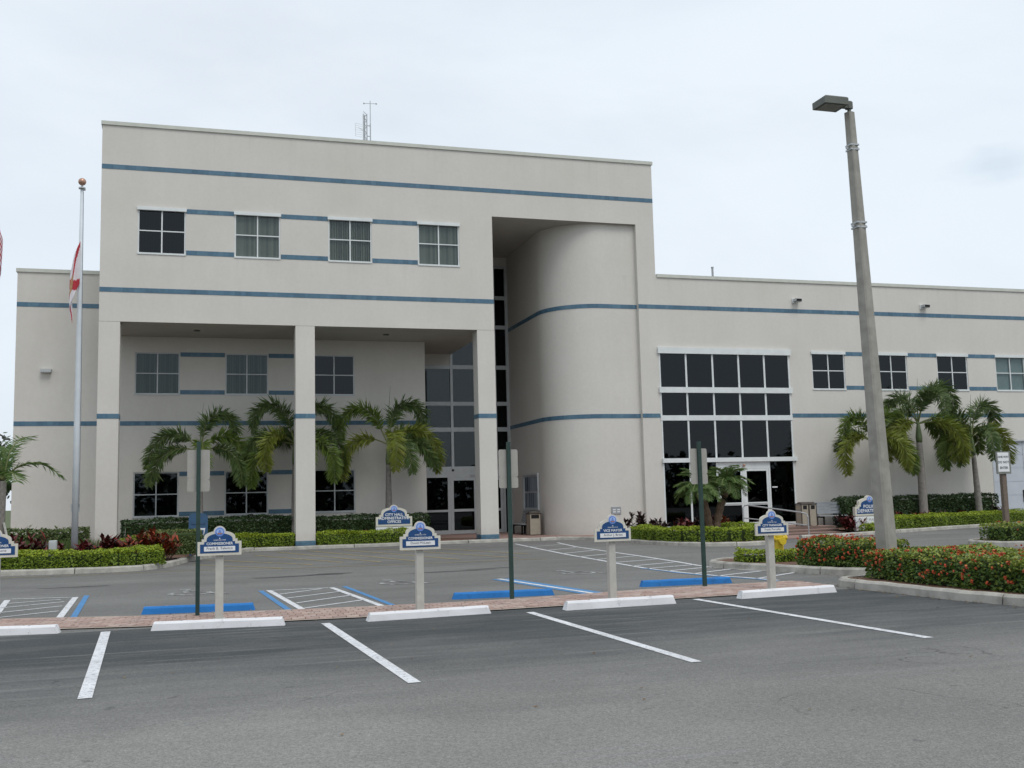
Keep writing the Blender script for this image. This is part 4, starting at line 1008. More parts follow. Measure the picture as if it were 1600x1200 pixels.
# state flag hanging limp at half mast: white with a red saltire and a seal
def limp_flag(px, py, ztop, hoist, fly, colour, name, label, flyfold, group=None, side=-1):
    nu, nv = 36, 30
    mb = MB()
    def P(u, v):   # u along fly, v down hoist
        d = u*fly
        x = px + side*(.06 + flyfold*(1-math.exp(-2.4*u)) - .10*u*u + .035*math.sin(9*u+2.5*v)*u)
        yy = py + .11*math.sin(7.5*u+1.1*v)*min(1, 2*u) - .03
        z = ztop - v*hoist*(1-.12*u) - d*(.93) + .12*math.exp(-6*u)
        return (x, yy, z)
    idx = {}
    for i in range(nu+1):
        for j in range(nv+1):
            idx[i, j] = len(mb.v); mb.v.append(P(i/nu, j/nv))
    for i in range(nu):
        for j in range(nv):
            mb.f.append((idx[i,j], idx[i,j+1], idx[i+1,j+1], idx[i+1,j])); mb.m.append(colour((i+.5)/nu, (j+.5)/nv))
    o = mb.build(name, [M['flag_white'], M['flag_red'], M['flag_gold'], M['flag_blue']], org=Vector((px, py, ztop)), smooth=True)
    sm = o.modifiers.new('thickness', 'SOLIDIFY'); sm.thickness = 0.004
    return tag(o, label, 'flag', group)
def florida(u, v):
    du, dv = (u-.5)*1.5, v-.5
    if math.hypot(du, dv) < .21: return 2
    return 1 if min(abs(du/1.5-dv), abs(du/1.5+dv)) < .125 else 0
limp_flag(-3.53+.06, 33.0-.10, 9.58, 1.3, 1.35, florida, 'state_flag', 'white flag with a red saltire hanging limp at half mast', .36)
def usflag(u, v):
    if u < .4 and v < 7/13: return 3
    return 1 if int(v*13) % 2 == 0 else 0
limp_flag(-6.05-.04, 33.0-.05, 10.45, 1.2, 1.0, usflag, 'national_flag', 'red and white striped flag whose corner enters at the left edge', .47, None, 1)

# ------------------------------------------------------------------ street furniture
def litter_bin(x0, x1, y0, y1, z0, z1, bays, label):
    t = thing('litter_bin', ((x0+x1)/2, (y0+y1)/2, z0), label, 'litter bin', 'tan litter bins by the doors')
    p = .035
    mb = MB()
    for a, b in ((x0,y0),(x1-p,y0),(x0,y1-p),(x1-p,y1-p)): mb.box(a, a+p, b, b+p, z0, z1-.06)
    mb.bevbox(x0-.02, x1+.02, y0-.02, y1+.02, z1-.06, z1-.02, .012); mb.bevbox(x0+.05, x1-.05, y0+.05, y1-.05, z1-.02, z1+.03, .03)
    if bays == 2: mb.box((x0+x1)/2-p/2, (x0+x1)/2+p/2, y0, y0+p, z0, z1-.06)
    mb.build('frame', M['brown'], t)
    mb = MB(); mb.box(x0+.02, x1-.02, y0+.02, y1-.02, z0+.03, z1-.07); mb.build('liner', M['dark'], t)
    w = (x1-x0)/bays
    for k in range(bays):
        a, b = x0+k*w+p+.004, x0+(k+1)*w-p-.004
        mb = MB(); mb.box(a, b, y0+.004, y0+.019, z0+.03, z1-.27); mb.box(a, a+.05, y0+.004, y0+.019, z1-.27, z1-.09); mb.box(b-.05, b, y0+.004, y0+.019, z1-.27, z1-.09); mb.box(a+.05, b-.05, y0+.004, y0+.019, z1-.11, z1-.09); mb.build('door', M['tan'], t)
    mb = MB(); mb.box(x0+.004, x0+.019, y0+p+.004, y1-p-.004, z0+.03, z1-.09); mb.box(x1-.019, x1-.004, y0+p+.004, y1-p-.004, z0+.03, z1-.09); mb.build('side_panel', M['tan'], t)
litter_bin(23.55, 24.28, 37.6, 38.05, .262, 1.22, 2, 'tan double litter bin on the steps beside the handrail')
litter_bin(13.30, 13.83, 42.15, 42.6, .12, 1.09, 1, 'tan litter bin at the end of the bench in the entrance recess')
def bench(x, y, z, rz, label, L_=1.5):
    t = thing('bench', (x, y, z), label, 'bench', 'grey plank benches by the doors', rz)
    for k in range(4):
        mb = MB(); mb.box(-L_/2, L_/2, .02+k*.115, .125+k*.115, .42, .455); mb.build('seat_plank', M['plank'], t, local=True)
    for k in range(4):
        mb = MB(); y0 = .50+k*.03; mb.box(-L_/2, L_/2, y0, y0+.035, .52+k*.125, .635+k*.125); mb.build('back_plank', M['plank'], t, local=True)
    for s in (-1, 1):
        mb = MB(); x0 = s*(L_/2-.22); mb.box(x0-.03, x0+.03, .04, .10, 0, .42); mb.box(x0-.03, x0+.03, .54, .62, 0, .42); mb.box(x0-.03, x0+.03, .04, .62, .36, .419)
        mb.prism([(x0-.03,.536),(x0+.03,.536),(x0+.03,.545),(x0-.03,.545)], .42, .50); mb.prism([(x0-.025,.64),(x0+.025,.64),(x0+.025,.67),(x0-.025,.67)], .40, .98)
        mb.build('leg', M['dark'], t, local=True)
bench(25.55, 38.3, .2, 0, 'grey plank bench between the double litter bin and the dark hedge', 1.35)
bench(13.25, 43.9, .12, R(-90), 'grey plank bench under the notice board in the entrance recess', 1.7)
t = thing('handrail', (22.3, 36.2, 0), 'bent grey pipe handrail beside the entrance steps', 'handrail')
mb = MB()
def rail_curve(pts): return [(p.x, p.y, p.z) for p in pts]
A, B = Vector((21.05,37.9,.26)), Vector((22.45,35.4,.02))
mb.tube([A, A+Vector((0,0,.82)), A+Vector((.04,-.06,.91)), A+Vector((.12,-.18,.93)), B+Vector((-.15,.2,.86)), B+Vector((-.03,.04,.80)), B+Vector((0,0,.70)), B], .028, 8)
mb.tube([A+Vector((0,0,.42)), B+Vector((0,0,.36))], .024, 8); mb.build('pipe', M['steel'], t)
for q in (A, B):
    mb = MB(); mb.prism([(q.x+.06*math.cos(k*PI/4), q.y+.06*math.sin(k*PI/4)) for k in range(8)], q.z, q.z+.015); mb.build('base_flange', M['steel'], t)
# hydrant
hx_, hy_ = 13.12, 22.0
t = thing('fire_hydrant', (hx_, hy_, .12), 'yellow fire hydrant in the low lime hedge behind the city manager sign', 'fire hydrant')
def lathe(mb, cx, cy_, prof, n=14):
    mb.loft([[(cx+r_*math.cos(2*PI*k/n), cy_+r_*math.sin(2*PI*k/n), z) for k in range(n)] for r_, z in prof], 0, True, True)
mb = MB(); lathe(mb, hx_, hy_, [(.16,.12),(.16,.16),(.115,.17),(.115,.56),(.15,.57),(.15,.61),(.115,.62),(.12,.68),(.10,.76),(.05,.80),(.03,.81),(.03,.85)]); mb.build('barrel', M['yellow'], t, smooth=False)
for d in ((-1,0),(1,0),(0,-1)):
    mb = MB(); r_ = .055 if d[1] == 0 else .075
    mb.tube([(hx_+d[0]*.09,hy_+d[1]*.09,.62 if d[1] == 0 else .55),(hx_+d[0]*.17,hy_+d[1]*.17,.62 if d[1] == 0 else .55)], r_, 10); mb.tube([(hx_+d[0]*.17,hy_+d[1]*.17,.62 if d[1] == 0 else .55),(hx_+d[0]*.21,hy_+d[1]*.21,.62 if d[1] == 0 else .55)], r_*1.2, 8); mb.build('outlet_cap', M['yellow'], t)
# mailbox
x0, y0 = -.08, 36.0
t = thing('mailbox', (x0, y0, .1), 'blue street mailbox with a rounded top behind the left green post', 'mailbox')
mb = MB(); pr_ = [(-.30,.18),(.30,.18),(.30,1.30)] + [(.30*math.cos(R(a)), 1.34+.14*math.sin(R(a))) for a in range(0, 181, 20)] + [(-.30,1.30)]
mb.prism_y([(x0+a, b) for a, b in pr_], y0-.28, y0+.28); mb.build('body', M['mailblue'], t)
for a in (-.24, .24):
    for b in (-.22, .22):
        mb = MB(); mb.box(x0+a-.03, x0+a+.03, y0+b-.03, y0+b+.03, .10, .18); mb.build('leg', M['mailblue'], t)
mb = MB(); mb.prism_y([(x0-.02,.72),(x0+.17,.72),(x0+.22,.98),(x0+.03,.98)], y0-.286, y0-.2805); e_ = mb.build('emblem', M['signwhite'], t)
mb = MB(); mb.prism_y([(x0+.02,.80),(x0+.16,.77),(x0+.18,.92),(x0+.05,.93)], y0-.290, y0-.2865); mb.build('eagle_mark', M['mailblue'], e_)
mb = MB(); mb.box(x0-.22, x0+.22, y0-.30, y0-.2805, 1.12, 1.26); mb.build('flap', M['mailblue'], t)
# small utility cabinet
t = MB(); t.bevbox(-4.09,-3.88,31.9,32.1,.1,.84,.015); t.box(-4.07,-3.90,31.885,31.899,.5,.78)
tag(t.build('utility_box', M['alu_grey'], org=Vector((-3.985,32,.1))), 'small pale grey utility box among red plants left of the flagpole', 'utility box')
# one-way sign
sx_, sy_ = 28.95, 32.3
t = thing('road_sign', (sx_, sy_, 0), 'white one way do not enter sign on a brown wooden post', 'road sign')
mb = MB(); mb.bevbox(sx_-.10, sx_+.10, sy_-.08, sy_+.08, 0, 2.25, .01); mb.build('post', M['wood'], t)
mb = MB(); mb.box(sx_-.36, sx_+.28, sy_-.13, sy_-.082, 2.16, 3.0); mb.build('backing', simple('sign_backing', (.20,.21,.19), .7), t)
mb = MB(); mb.box(sx_-.30, sx_+.20, sy_-.14, sy_-.131, 2.24, 2.96); pl_ = mb.build('panel', M['signwhite'], t)
for i, s in enumerate(('ONE WAY', 'DO NOT', 'ENTER')): text_mesh(s, .125 if i else .105, sx_-.05, sy_-.1415, 2.74-i*.21, M['ink'], pl_, bold=.004)

# ------------------------------------------------------------------ hedges
def hedge(label, path, w, z0, z1, leafmat, leaf=.06, dens=260, group=None, blossoms=0, lit_topmat_=None, name='hedge', bl_top=.5, cat='hedge', wob=.035, round_=.10, frontonly=False):
    P = smooth_path(path, 3) if len(path) > 2 else [Vector((p[0],p[1],0)) for p in path]
    cum = [0]
    for i in range(len(P)-1): cum.append(cum[-1] + (P[i+1]-P[i]).length)
    Ltot = cum[-1]; h = z1-z0
    def at(s):
        s = max(0, min(Ltot, s))
        for i in range(len(P)-1):
            if s <= cum[i+1]:
                t = (P[i+1]-P[i]).normalized(); return P[i] + t*(s-cum[i]), t
        return P[-1], (P[-1]-P[-2]).normalized()
    mb = MB(); core = MB()
    ph = [random.uniform(0, 6.28) for _ in range(6)]
    def undul(s, a): return wob*(math.sin(s*2.1+ph[0]+a*2)+.7*math.sin(s*5.3+ph[1]+a*5)+.5*math.sin(s*11+ph[2]-a*3))
    rings = []; n = max(2, int(Ltot/.4))
    ins = leaf*1.3 + wob*1.3
    for i in range(n+1):
        p, t = at(Ltot*i/n); nn = Vector((-t.y, t.x, 0)); hw = w/2-ins
        e = ins*1.2*(1 if i == 0 else -1 if i == n else 0)
        p = p + t*e
        rr = [p-nn*hw+Vector((0,0,z0)), p-nn*hw+Vector((0,0,z1-ins-.05)), p-nn*(hw-.05)+Vector((0,0,z1-ins)), p+nn*(hw-.05)+Vector((0,0,z1-ins)), p+nn*hw+Vector((0,0,z1-ins-.05)), p+nn*hw+Vector((0,0,z0))]
        rings.append(rr[::-1])
    core.loft(rings, 0, True, True)
    area_top, area_side, area_end = Ltot*w, Ltot*h, w*h
    N_ = int(dens*(area_top+2*area_side+2*area_end))
    for _ in range(N_):
        r_ = random.uniform(0, area_top+2*area_side+2*area_end)
        s = random.uniform(0, Ltot); a = random.uniform(-1, 1); zf = random.random()
        if r_ < area_top: off, z, nv_, face = a*w/2, z1, Vector((0,0,1)), 't'
        elif r_ < area_top+2*area_side: off, z, face = (w/2 if r_ < area_top+area_side else -w/2), z0+zf*h, 's'
        else: off, z, face = a*w/2, z0+zf*h, 'e'
        p, t = at(s); nn = Vector((-t.y, t.x, 0))
        if face == 's': nv_ = nn*(1 if off > 0 else -1)
        if face == 'e':
            k = random.random() < .5; s = 0 if k else Ltot; p, t = at(s); nn = Vector((-t.y, t.x, 0)); nv_ = -t if k else t
        # round the shoulders
        q = p + nn*off + Vector((0,0,z))
        dz = z1-z; do = w/2-abs(off)
        if face == 't' and do < round_: q.z -= (round_-do)**2/round_*.7
        if face != 't' and dz < round_: q -= nv_*((round_-dz)**2/round_*.7)
        u_ = undul(s, (off/w if face == 't' else z))
        q += nv_*(u_ + random.uniform(-leaf*.8, leaf*.35))
        d = nv_*random.uniform(-.1, .55) + Vector((random.uniform(-1,1), random.uniform(-1,1), random.uniform(-.5, .5)))
        nrm = nv_ + Vector((random.uniform(-.7,.7), random.uniform(-.7,.7), random.uniform(-.2,.8)))
        l = leaf*random.uniform(.7, 1.35)
        mb.leaf(q - d.normalized()*l*.4, d, nrm, l, l*.62, 1 if (lit_topmat_ and (face == 't' or dz < .10) and random.random() < .75) else 0)  # most top leaves take the lighter tone: new growth and painted-in sky light
    c0 = P[len(P)//2]
    root = thing(name, (c0.x, c0.y, z0), label, cat, group)
    mb.build('leaves', [leafmat, lit_topmat_ or leafmat], root); core.build('branches', M['core'], root)
    if blossoms:
        fb = MB()
        for _ in range(blossoms):
            s = random.uniform(0, Ltot) if _ % 3 == 0 else s + random.gauss(0, .09); p, t = at(s); nn = Vector((-t.y, t.x, 0))
            k = random.random(); front = -nn if False else nn
            if k < bl_top: off = w/2*random.uniform(.25, 1.0)**.6; q = p + nn*off + Vector((0,0,z1+.01)); nv_ = Vector((0,0,1))
            else: q = p + nn*(w/2+.0) + Vector((0,0,z0+h*random.uniform(.15, .95)**.8)); nv_ = nn
            if random.random() < .25: q = p + nn*random.uniform(-w/2, w/2) + Vector((0,0,z1+.01)); nv_ = Vector((0,0,1))
            q += nv_*(undul(s, .5)+.02); r_ = random.uniform(.02, .042)
            for _k in range(9):
                dd = (nv_ + Vector((random.uniform(-1,1), random.uniform(-1,1), random.uniform(-1,1)))).normalized()
                fb.leaf(q + dd*r_*.5, dd.cross(Vector((random.random(),random.random(),random.random()))), dd, r_*1.1, r_*.9)
        tag(fb.build('blossoms', M['blossom'], root), kind='stuff')
    return root
LG = 'lime green clipped hedges'
hedge('long low lime hedge along the left kerb in front of the flagpole', [(-1.15,31.1),(-2.2,30.72),(-3.5,30.72),(-5.2,31.0),(-8,31.5)], .72, .12, .58, M['lime'], .058, 1450, LG, lit_topmat_=M['lime_lit_new'])
hedge('short lime hedge between the left and middle columns', [(-2.8,40.35),(-.5,40.35),(3.35,40.35)], .62, .12, .60, M['lime'], .06, 1150, LG, lit_topmat_=M['lime_lit_new'])
hedge('lime hedge between the middle column and the city hall sign', [(4.25,40.2),(7,40.15),(8.6,40.3)], .62, .12, .60, M['lime'], .06, 1150, LG, lit_topmat_=M['lime_lit_new'])
hedge('curved lime hedge round the bed in front of the glass wall', [(15.45,35.4),(15.35,33.6),(15.7,31.9),(16.6,30.95),(17.6,31.1),(18.5,32.0),(19.1,33.6)], .75, .12, .57, M['lime'], .06, 1200, LG, lit_topmat_=M['lime_lit_new'])
hedge('small lime clump inside the bed behind the twin trunked palm', [(18.0,34.0),(19.2,34.2)], .6, .12, .62, M['lime'], .06, 1150, LG, lit_topmat_=M['lime_lit_new'])
hedge('low lime hedge on the nose of the hydrant island', [(11.95,21.9),(12.5,21.45),(13.3,21.3)], .62, .12, .38, M['lime'], .055, 1300, LG, lit_topmat_=M['lime_lit_new'])
hedge('long lime hedge bordering the drive under the right palms', [(26.0,35.55),(27.2,36.0),(30.2,37.0),(33.6,37.9),(35.3,38.6)], .8, .10, .60, M['lime'], .06, 1150, LG, lit_topmat_=M['lime_lit_new'], wob=.03)
hedge('very low lime hedge at the foot of the police sign', [(24.7,34.95),(25.3,35.15),(25.95,35.4)], .6, .10, .34, M['lime'], .06, 1150, LG, lit_topmat_=M['lime_lit_new'])
hedge('dark green hedge behind the left and middle columns', [(-2.9,42.3),(0,42.3),(3.9,42.3)], 1.0, .12, 1.22, M['hedge_dark'], .085, 520, 'dark green hedges')
hedge('dark green hedge between the middle column and the entrance', [(4.3,42.3),(6.5,42.3),(8.9,42.3)], 1.0, .12, 1.15, M['hedge_dark'], .085, 520, 'dark green hedges')
hedge('tall dark hedge along the right wing under the palms', [(26.2,38.95),(30,38.95),(34.2,39.0)], .9, .12, 1.36, M['hedge_dark'], .085, 520, 'dark green hedges')
hedge('dull green hedge along the left wing wall behind the flagpole', [(-3.75,39.3),(-5,39.3),(-6.6,39.3)], .9, .12, 1.02, M['hedge_mid'], .08, 520, 'dark green hedges')
hedge('rounded dark green shrub clipped like a loaf at the kerb bend', [(-1.35,33.9),(-.7,34.0),(-.05,34.2)], 1.05, .25, .98, M['hedge_mid'], .05, 1900, None, lit_topmat_=M['hedge_lit_new'], name='clipped_shrub', cat='shrub', round_=.42, wob=.012)
hedge('red flowering hedge in the near island round the lamp post', [(14.1,5.0),(13.8,6.8),(13.42,8.9),(13.08,10.5),(12.80,12.0),(12.60,13.5),(12.53,15.0),(12.55,16.45)], 2.05, .14, .63, M['ixora'], .058, 1500, 'red flowering hedges', blossoms=580, lit_topmat_=M['ixora_lit_new'], round_=.12, wob=.03)
hedge('red flowering hedge beside the hydrant on the far island', [(13.55,18.3),(13.2,19.2),(12.88,20.15)], 1.15, .14, .67, M['ixora'], .058, 1400, 'red flowering hedges', blossoms=170, lit_topmat_=M['ixora_lit_new'], round_=.12, wob=.03)
hedge('red flowering hedge at the far right edge below the one way sign', [(26.5,25.2),(24,25.2),(22.2,25.25)], 1.2, .14, .62, M['ixora'], .07, 700, 'red flowering hedges', blossoms=60, lit_topmat_=M['ixora_lit_new'])
# ------------------------------------------------------------------ leafy plants
def rosette_bush(x, y, z0, r, h, mat, label, group, stems=9, leaf=.26, name='croton', cat='plant', per=15):
    if group == CG: h *= 1.22; r *= 1.15
    t = thing(name, (x, y, z0), label, cat, group)
    mb = MB(); sb = MB()
    for s in range(stems):
        a = random.uniform(0, 6.28); rr = r*math.sqrt(random.random()); hh = h*random.uniform(.5, 1.0)*(1-.35*(rr/r)**2)
        bx2, by2 = x+.35*rr*math.cos(a), y+.35*rr*math.sin(a); tx, ty, tz = x+rr*math.cos(a), y+rr*math.sin(a), z0+hh*.82
        sb.tube([(bx2,by2,z0-.02),((bx2+tx)/2,(by2+ty)/2,z0+hh*.45),(tx,ty,tz)], [.014,.011,.007], 5)
        for k in range(per):
            f = random.uniform(.35, 1); p = Vector((bx2,by2,z0)).lerp(Vector((tx,ty,tz)), f)
            az = random.uniform(0, 6.28); el = random.uniform(-.3, .5) + .75*f
            d = Vector((math.cos(az)*math.cos(el), math.sin(az)*math.cos(el), math.sin(el)))
            l = leaf*random.uniform(.65, 1.15)
            mid = p + d*l*.55; d2 = (d + Vector((0,0,-.45))).normalized()
            sd = d.cross(Vector((0,0,1))); sd = (sd.normalized() if sd.length > .01 else Vector((1,0,0)))*l*.17
            mb.quad(p - sd*.3, p + sd*.3, mid + sd, mid - sd)
            n = len(mb.v); tip = mid + d2*l*.5
            mb.v += [tuple(mid-sd), tuple(mid+sd), tuple(tip)]; mb.f.append((n, n+1, n+2)); mb.m.append(0)
    mb.build('leaves', mat, t); sb.build('stems', M['twig'], t)
CG = 'red leaved plants in the left bed'
for i, (x, y, r_, h, m, lb) in enumerate([
    (-5.0,32.2,.5,.85,'ti_red','dark red plant at the left edge behind the cut off sign'),
    (-4.55,32.3,.5,.98,'ti_red','tall dark red plant left of the utility box'),
    (-4.15,32.7,.4,.72,'ti_red','low dark red plant next to the utility box'),
    (-3.15,32.3,.4,.62,'ti_red','small dark red plant right behind the flagpole'),
    (-2.75,32.3,.42,.80,'ti_red','purple red plant right of the flagpole, in front of the wall corner'),
    (-2.3,32.35,.38,.72,'ti_red','purple red plant at the foot of the left column'),
    (-1.85,32.4,.42,.92,'croton','orange red plant right of the left column'),
    (-1.45,32.5,.45,1.0,'croton','brightest orange red plant in the left bed'),
    (-1.05,32.7,.42,.88,'croton','red plant touching the clipped loaf shaped shrub')]):
    rosette_bush(x, y, .1, r_, h, M[m], lb, CG, 20, .31)
BG = 'dark red plants in front of the glass wall'
for x, y, r_, h, m, lb in [(15.6,36.2,.5,1.3,'ti_dark','tall dark purple plant at the left end of the glass wall bed'), (16.2,36.6,.45,.72,'ti_dark','dark red plant beside the tall purple one'), (16.9,36.9,.5,.85,'ti_dark','dark red plant under the left pane of the glass wall'),
    (17.9,36.9,.5,.75,'ti_red','dark red plant behind the left palm trunk'), (18.9,37.0,.5,.9,'ti_dark','dark red plant behind the right palm trunk'), (19.7,37.0,.45,.85,'croton','reddish plant in front of the glass door')]:
    rosette_bush(x, y, .12, r_, h, M[m], lb, BG, 16, .30)
PG = 'red plants in the police sign bed'
for x, y, r_, h, m, lb in [(24.75,36.1,.42,.80,'ti_dark','dark red plant in front of the right bench'), (25.35,36.3,.4,.85,'croton','orange red plant touching the police sign') if 0 else (24.95,35.9,.42,.72,'croton','orange red plant left of the police sign'), (24.5,35.75,.35,.55,'ti_red','low red plant between bench and kerb'),
    (27.6,38.0,.45,.62,'ti_dark','dark red plant behind the lime hedge right of the lamp post'), (28.7,38.05,.45,.62,'ti_red','dark red plant left of the middle right palm'), (29.7,38.0,.45,.68,'croton','red plant at the foot of the middle right palm'), (31.0,38.2,.5,.58,'ti_dark','dark red plant between the two right palms'), (32.2,38.3,.45,.6,'ti_red','dark red plant left of the rightmost palm'), (34.0,38.6,.55,.9,'ti_dark','dark purple plant right of the rightmost palm')]:
    rosette_bush(x, y, .11, r_, h, M[m], lb, PG, 18, .30)
for x, lb in ((-2.0,'small red plant under the first ground floor window'),(6.2,'small red plant in front of the dark hedge by the city hall sign'),(5.3,'small red plant in front of the dark hedge right of the middle column')):
    rosette_bush(x, 41.4, .12, .4, .62, M['ti_red'], lb, 'red plants under the portico', 8, .22)
# tall grass in front of the left wing
gmb = MB()
for _ in range(2600):
    x = random.uniform(-7.2, -2.4); y = random.uniform(34.2, 38.6); l = random.uniform(.35, .75)
    a = random.uniform(0, 6.28); d = Vector((.35*math.cos(a), .35*math.sin(a), 1))
    gmb.leaf(Vector((x, y, .1)), d, Vector((math.sin(a), -math.cos(a), .1)), l, .035)
tag(gmb.build('tall_grass', M['grassblade']), 'tall dull green grass in front of the left wing', kind='stuff')
rosette_bush(-5.6, 40.6, .1, 1.2, 1.35, M['hedge_mid'], 'loose green bush against the left wing wall', None, 34, .2, 'green_bush', 'shrub', 18)

lmb = MB()
def litter_at(x, y, z=.012):
    a = random.uniform(0, 6.28); d = Vector((math.cos(a), math.sin(a), random.uniform(-.1,.25)))
    lmb.leaf(Vector((x, y, z)), d, Vector((random.uniform(-.4,.4), random.uniform(-.4,.4), 1)), random.uniform(.03, .07), random.uniform(.015, .03))
for p in Ps[::1]:
    for _ in range(5): litter_at(p.x-random.expovariate(9)-.02, p.y+random.uniform(-.2,.2))
    for _ in range(5): litter_at(p.x+random.uniform(.2,.36), p.y+random.uniform(-.2,.2), .14)
for p in PL[8:]:
    for _ in range(3): litter_at(p.x+random.uniform(-.2,.2), p.y-random.expovariate(6)-.03)
for p in PI_[4:]:
    for _ in range(3): litter_at(p.x-random.expovariate(8)-.03, p.y+random.uniform(-.2,.2))
for _ in range(70): litter_at(random.uniform(-4, 11), random.uniform(5, 15.6))
for _ in range(120): litter_at(random.uniform(-4, 10.5), random.uniform(15.5, 17.7), .03)
tag(lmb.build('fallen_leaves', island('dry_leaf', [(0.16,0.09,0.045),(0.10,0.06,0.03),(0.22,0.15,0.07),(0.12,0.12,0.04)], 0.8)), 'small dry leaves scattered along the kerbs and bays', kind='stuff')
# ------------------------------------------------------------------ palms
def frond_path(az, e0, droop, L_, n=18, curve=1.55):
    p = Vector((0,0,0)); out = [p.copy()]; dirs = []
    ss = lambda x: (lambda q: q*q*(3-2*q))(max(0, min(1, (x-(.20 if e0 > 1.1 else .03))/(.82 if e0 > 1.1 else .86))))
    for i in range(n):
        s = (i+.5)/n; e = e0 - droop*ss(s)
        d = Vector((math.cos(az)*math.cos(e), math.sin(az)*math.cos(e), math.sin(e)))
        p = p + d*(L_/n); out.append(p.copy()); dirs.append(d)
    dirs.append(dirs[-1]); return out, dirs
def make_frond(parent, org, az, e0, droop, L_, mat, plume=True, ll=.54, start=.18, dens=15, lw=.042, name='frond'):
    pts, dirs = frond_path(R(az), R(e0), R(droop), L_)
    mb = MB(); n = len(pts)-1
    mb.tube([org+p for p in pts], [.028*(1-.8*i/n)+.004 for i in range(n+1)], 5, 1)
    steps = int(L_*dens*1.6)
    for k in range(steps):
        s = start + (1-start)*(k+.5)/steps; i = min(n-1, int(s*n)); f = s*n-i
        p = org + pts[i].lerp(pts[i+1], f); d = dirs[i]
        prof = ll*min(1, (s-start+.06)/.16)*(1 if s < .78 else max(.35, 1-(s-.78)/.22*.62))
        side = d.cross(Vector((0,0,1)))
        if side.length < .05: side = Vector((-math.sin(R(az)), math.cos(R(az)), 0))
        side.normalize(); up_ = side.cross(d).normalized()
        if plume: angs = [random.uniform(0, 6.28) for _ in range(3)] + [random.choice((-.5, .5, PI-.5, PI+.5))+random.uniform(-.4,.4) for _ in range(3)]
        else: angs = [random.uniform(-.1, .35), PI-random.uniform(-.1, .35)]
        for a in angs:
            rad = side*math.cos(a) + up_*math.sin(a)
            dd = (d*random.uniform(.35,.75) + rad*random.uniform(.7, 1.0) + Vector((0,0,-.12))).normalized()
            l = prof*random.uniform(.75, 1.1)
            m1 = p + dd*l*.55; d2 = (dd + Vector((0,0,random.uniform(-.5, 0)))).normalized(); tip = m1 + d2*l*.5
            sd = dd.cross(rad.cross(dd) if plume else up_)
            if sd.length < .01: sd = dd.cross(Vector((.3,.5,.8)))
            sd = sd.normalized()*lw*.5
            nn = len(mb.v); mb.v += [tuple(p-sd*.4), tuple(p+sd*.4), tuple(m1+sd), tuple(tip), tuple(m1-sd)]
            mb.f.append((nn, nn+1, nn+2, nn+3, nn+4)); mb.m.append(0)
    return mb.build(name, [mat, M['rachis']], parent)
def foxtail(x, y, zc, label, fronds, shaft=.8, spear=1.6, trunk_r=.13, z0=.1, lean=0.0, group='foxtail palms'):
    t = thing('palm_tree', (x, y, z0), label, 'palm tree', group)
    cx = x+lean; hc = zc-z0; b = zc-shaft
    mb = MB(); rs = []
    zs = [z0, z0+.25, z0+.7, z0+hc*.4, b-.05]; rr = [trunk_r*1.35, trunk_r*1.2, trunk_r*1.05, trunk_r, trunk_r*.72]
    path = [(x+lean*((z-z0)/hc)**1.3, y, z) for z in zs]
    # ringed trunk
    fine, fr = [], []
    for i in range(len(path)-1):
        for k in range(6):
            f = k/6; fine.append(Vector(path[i]).lerp(Vector(path[i+1]), f)); fr.append(rr[i]*(1-f)+rr[i+1]*f + (.006 if k % 2 else 0))
    fine.append(Vector(path[-1])); fr.append(rr[-1])
    mb.tube(fine, fr, 12); mb.build('trunk', M['trunk'], t, smooth=True)
    mb = MB(); p0 = Vector(path[-1]); mb.tube([p0-Vector((0,0,.02)), p0.lerp(Vector((cx,y,zc)), .25), p0.lerp(Vector((cx,y,zc)), .6), Vector((cx,y,zc+.05))], [trunk_r*.75, trunk_r*.86, trunk_r*.66, trunk_r*.3], 10); mb.build('crownshaft', M['shaft'], t, smooth=True)
    org = Vector((cx, y, zc-.05))
    for (az, e0, dr, L_, m) in fronds: make_frond(t, org, az, e0, dr, L_, M[m])
    if spear:
        mb = MB(); mb.tube([org, org+Vector((.03,0,spear*.5)), org+Vector((.12,0,spear))], [.035,.02,.004], 5); mb.build('spear_leaf', M['shaft'], t)
    return t
foxtail(-.05, 42.0, 3.85, 'palm behind the leftmost green post, between the left and middle columns', [
    (2,80,185,3.1,'frond_dark'),(178,52,128,3.0,'frond_dark'),(-8,48,135,2.9,'frond'),(186,14,90,2.7,'frond_dark'),(-25,14,95,2.7,'frond_dark'),(-85,35,125,2.2,'frond')], spear=1.9)
foxtail(3.55, 41.9, 4.1, 'palm standing behind the middle column', [
    (176,76,180,3.5,'frond_dark'),(188,34,120,3.1,'frond_dark'),(215,36,135,2.7,'frond_olive'),(2,76,165,3.3,'frond_dark'),(-5,36,120,3.1,'frond_dark'),(-75,30,115,2.5,'frond'),(-30,14,105,2.9,'frond'),(197,8,95,3.0,'frond'),(100,45,95,2.4,'frond_dark')], spear=0)
foxtail(7.28, 41.9, 4.05, 'palm with wide arching fronds between the middle and right columns', [
    (3,81,205,3.7,'frond_dark'),(178,66,170,3.7,'frond'),(184,24,112,3.1,'frond_olive'),(-88,40,140,2.9,'frond_olive'),(-10,42,132,3.5,'frond_olive'),(20,50,110,2.4,'frond_dark'),(-20,18,85,2.6,'frond_dark'),(-60,12,95,2.3,'frond_dark')], spear=2.4)
foxtail(27.55, 38.15, 3.75, 'palm directly behind the lamp post', [
    (178,68,180,2.7,'frond'),(188,26,125,2.9,'frond_olive'),(5,68,170,2.9,'frond'),(-5,28,120,3.0,'frond_olive'),(-60,20,110,2.5,'frond_olive'),(20,38,110,2.9,'frond'),(110,40,90,2.2,'frond_dark'),(-30,10,92,2.6,'frond')], spear=0, trunk_r=.09)
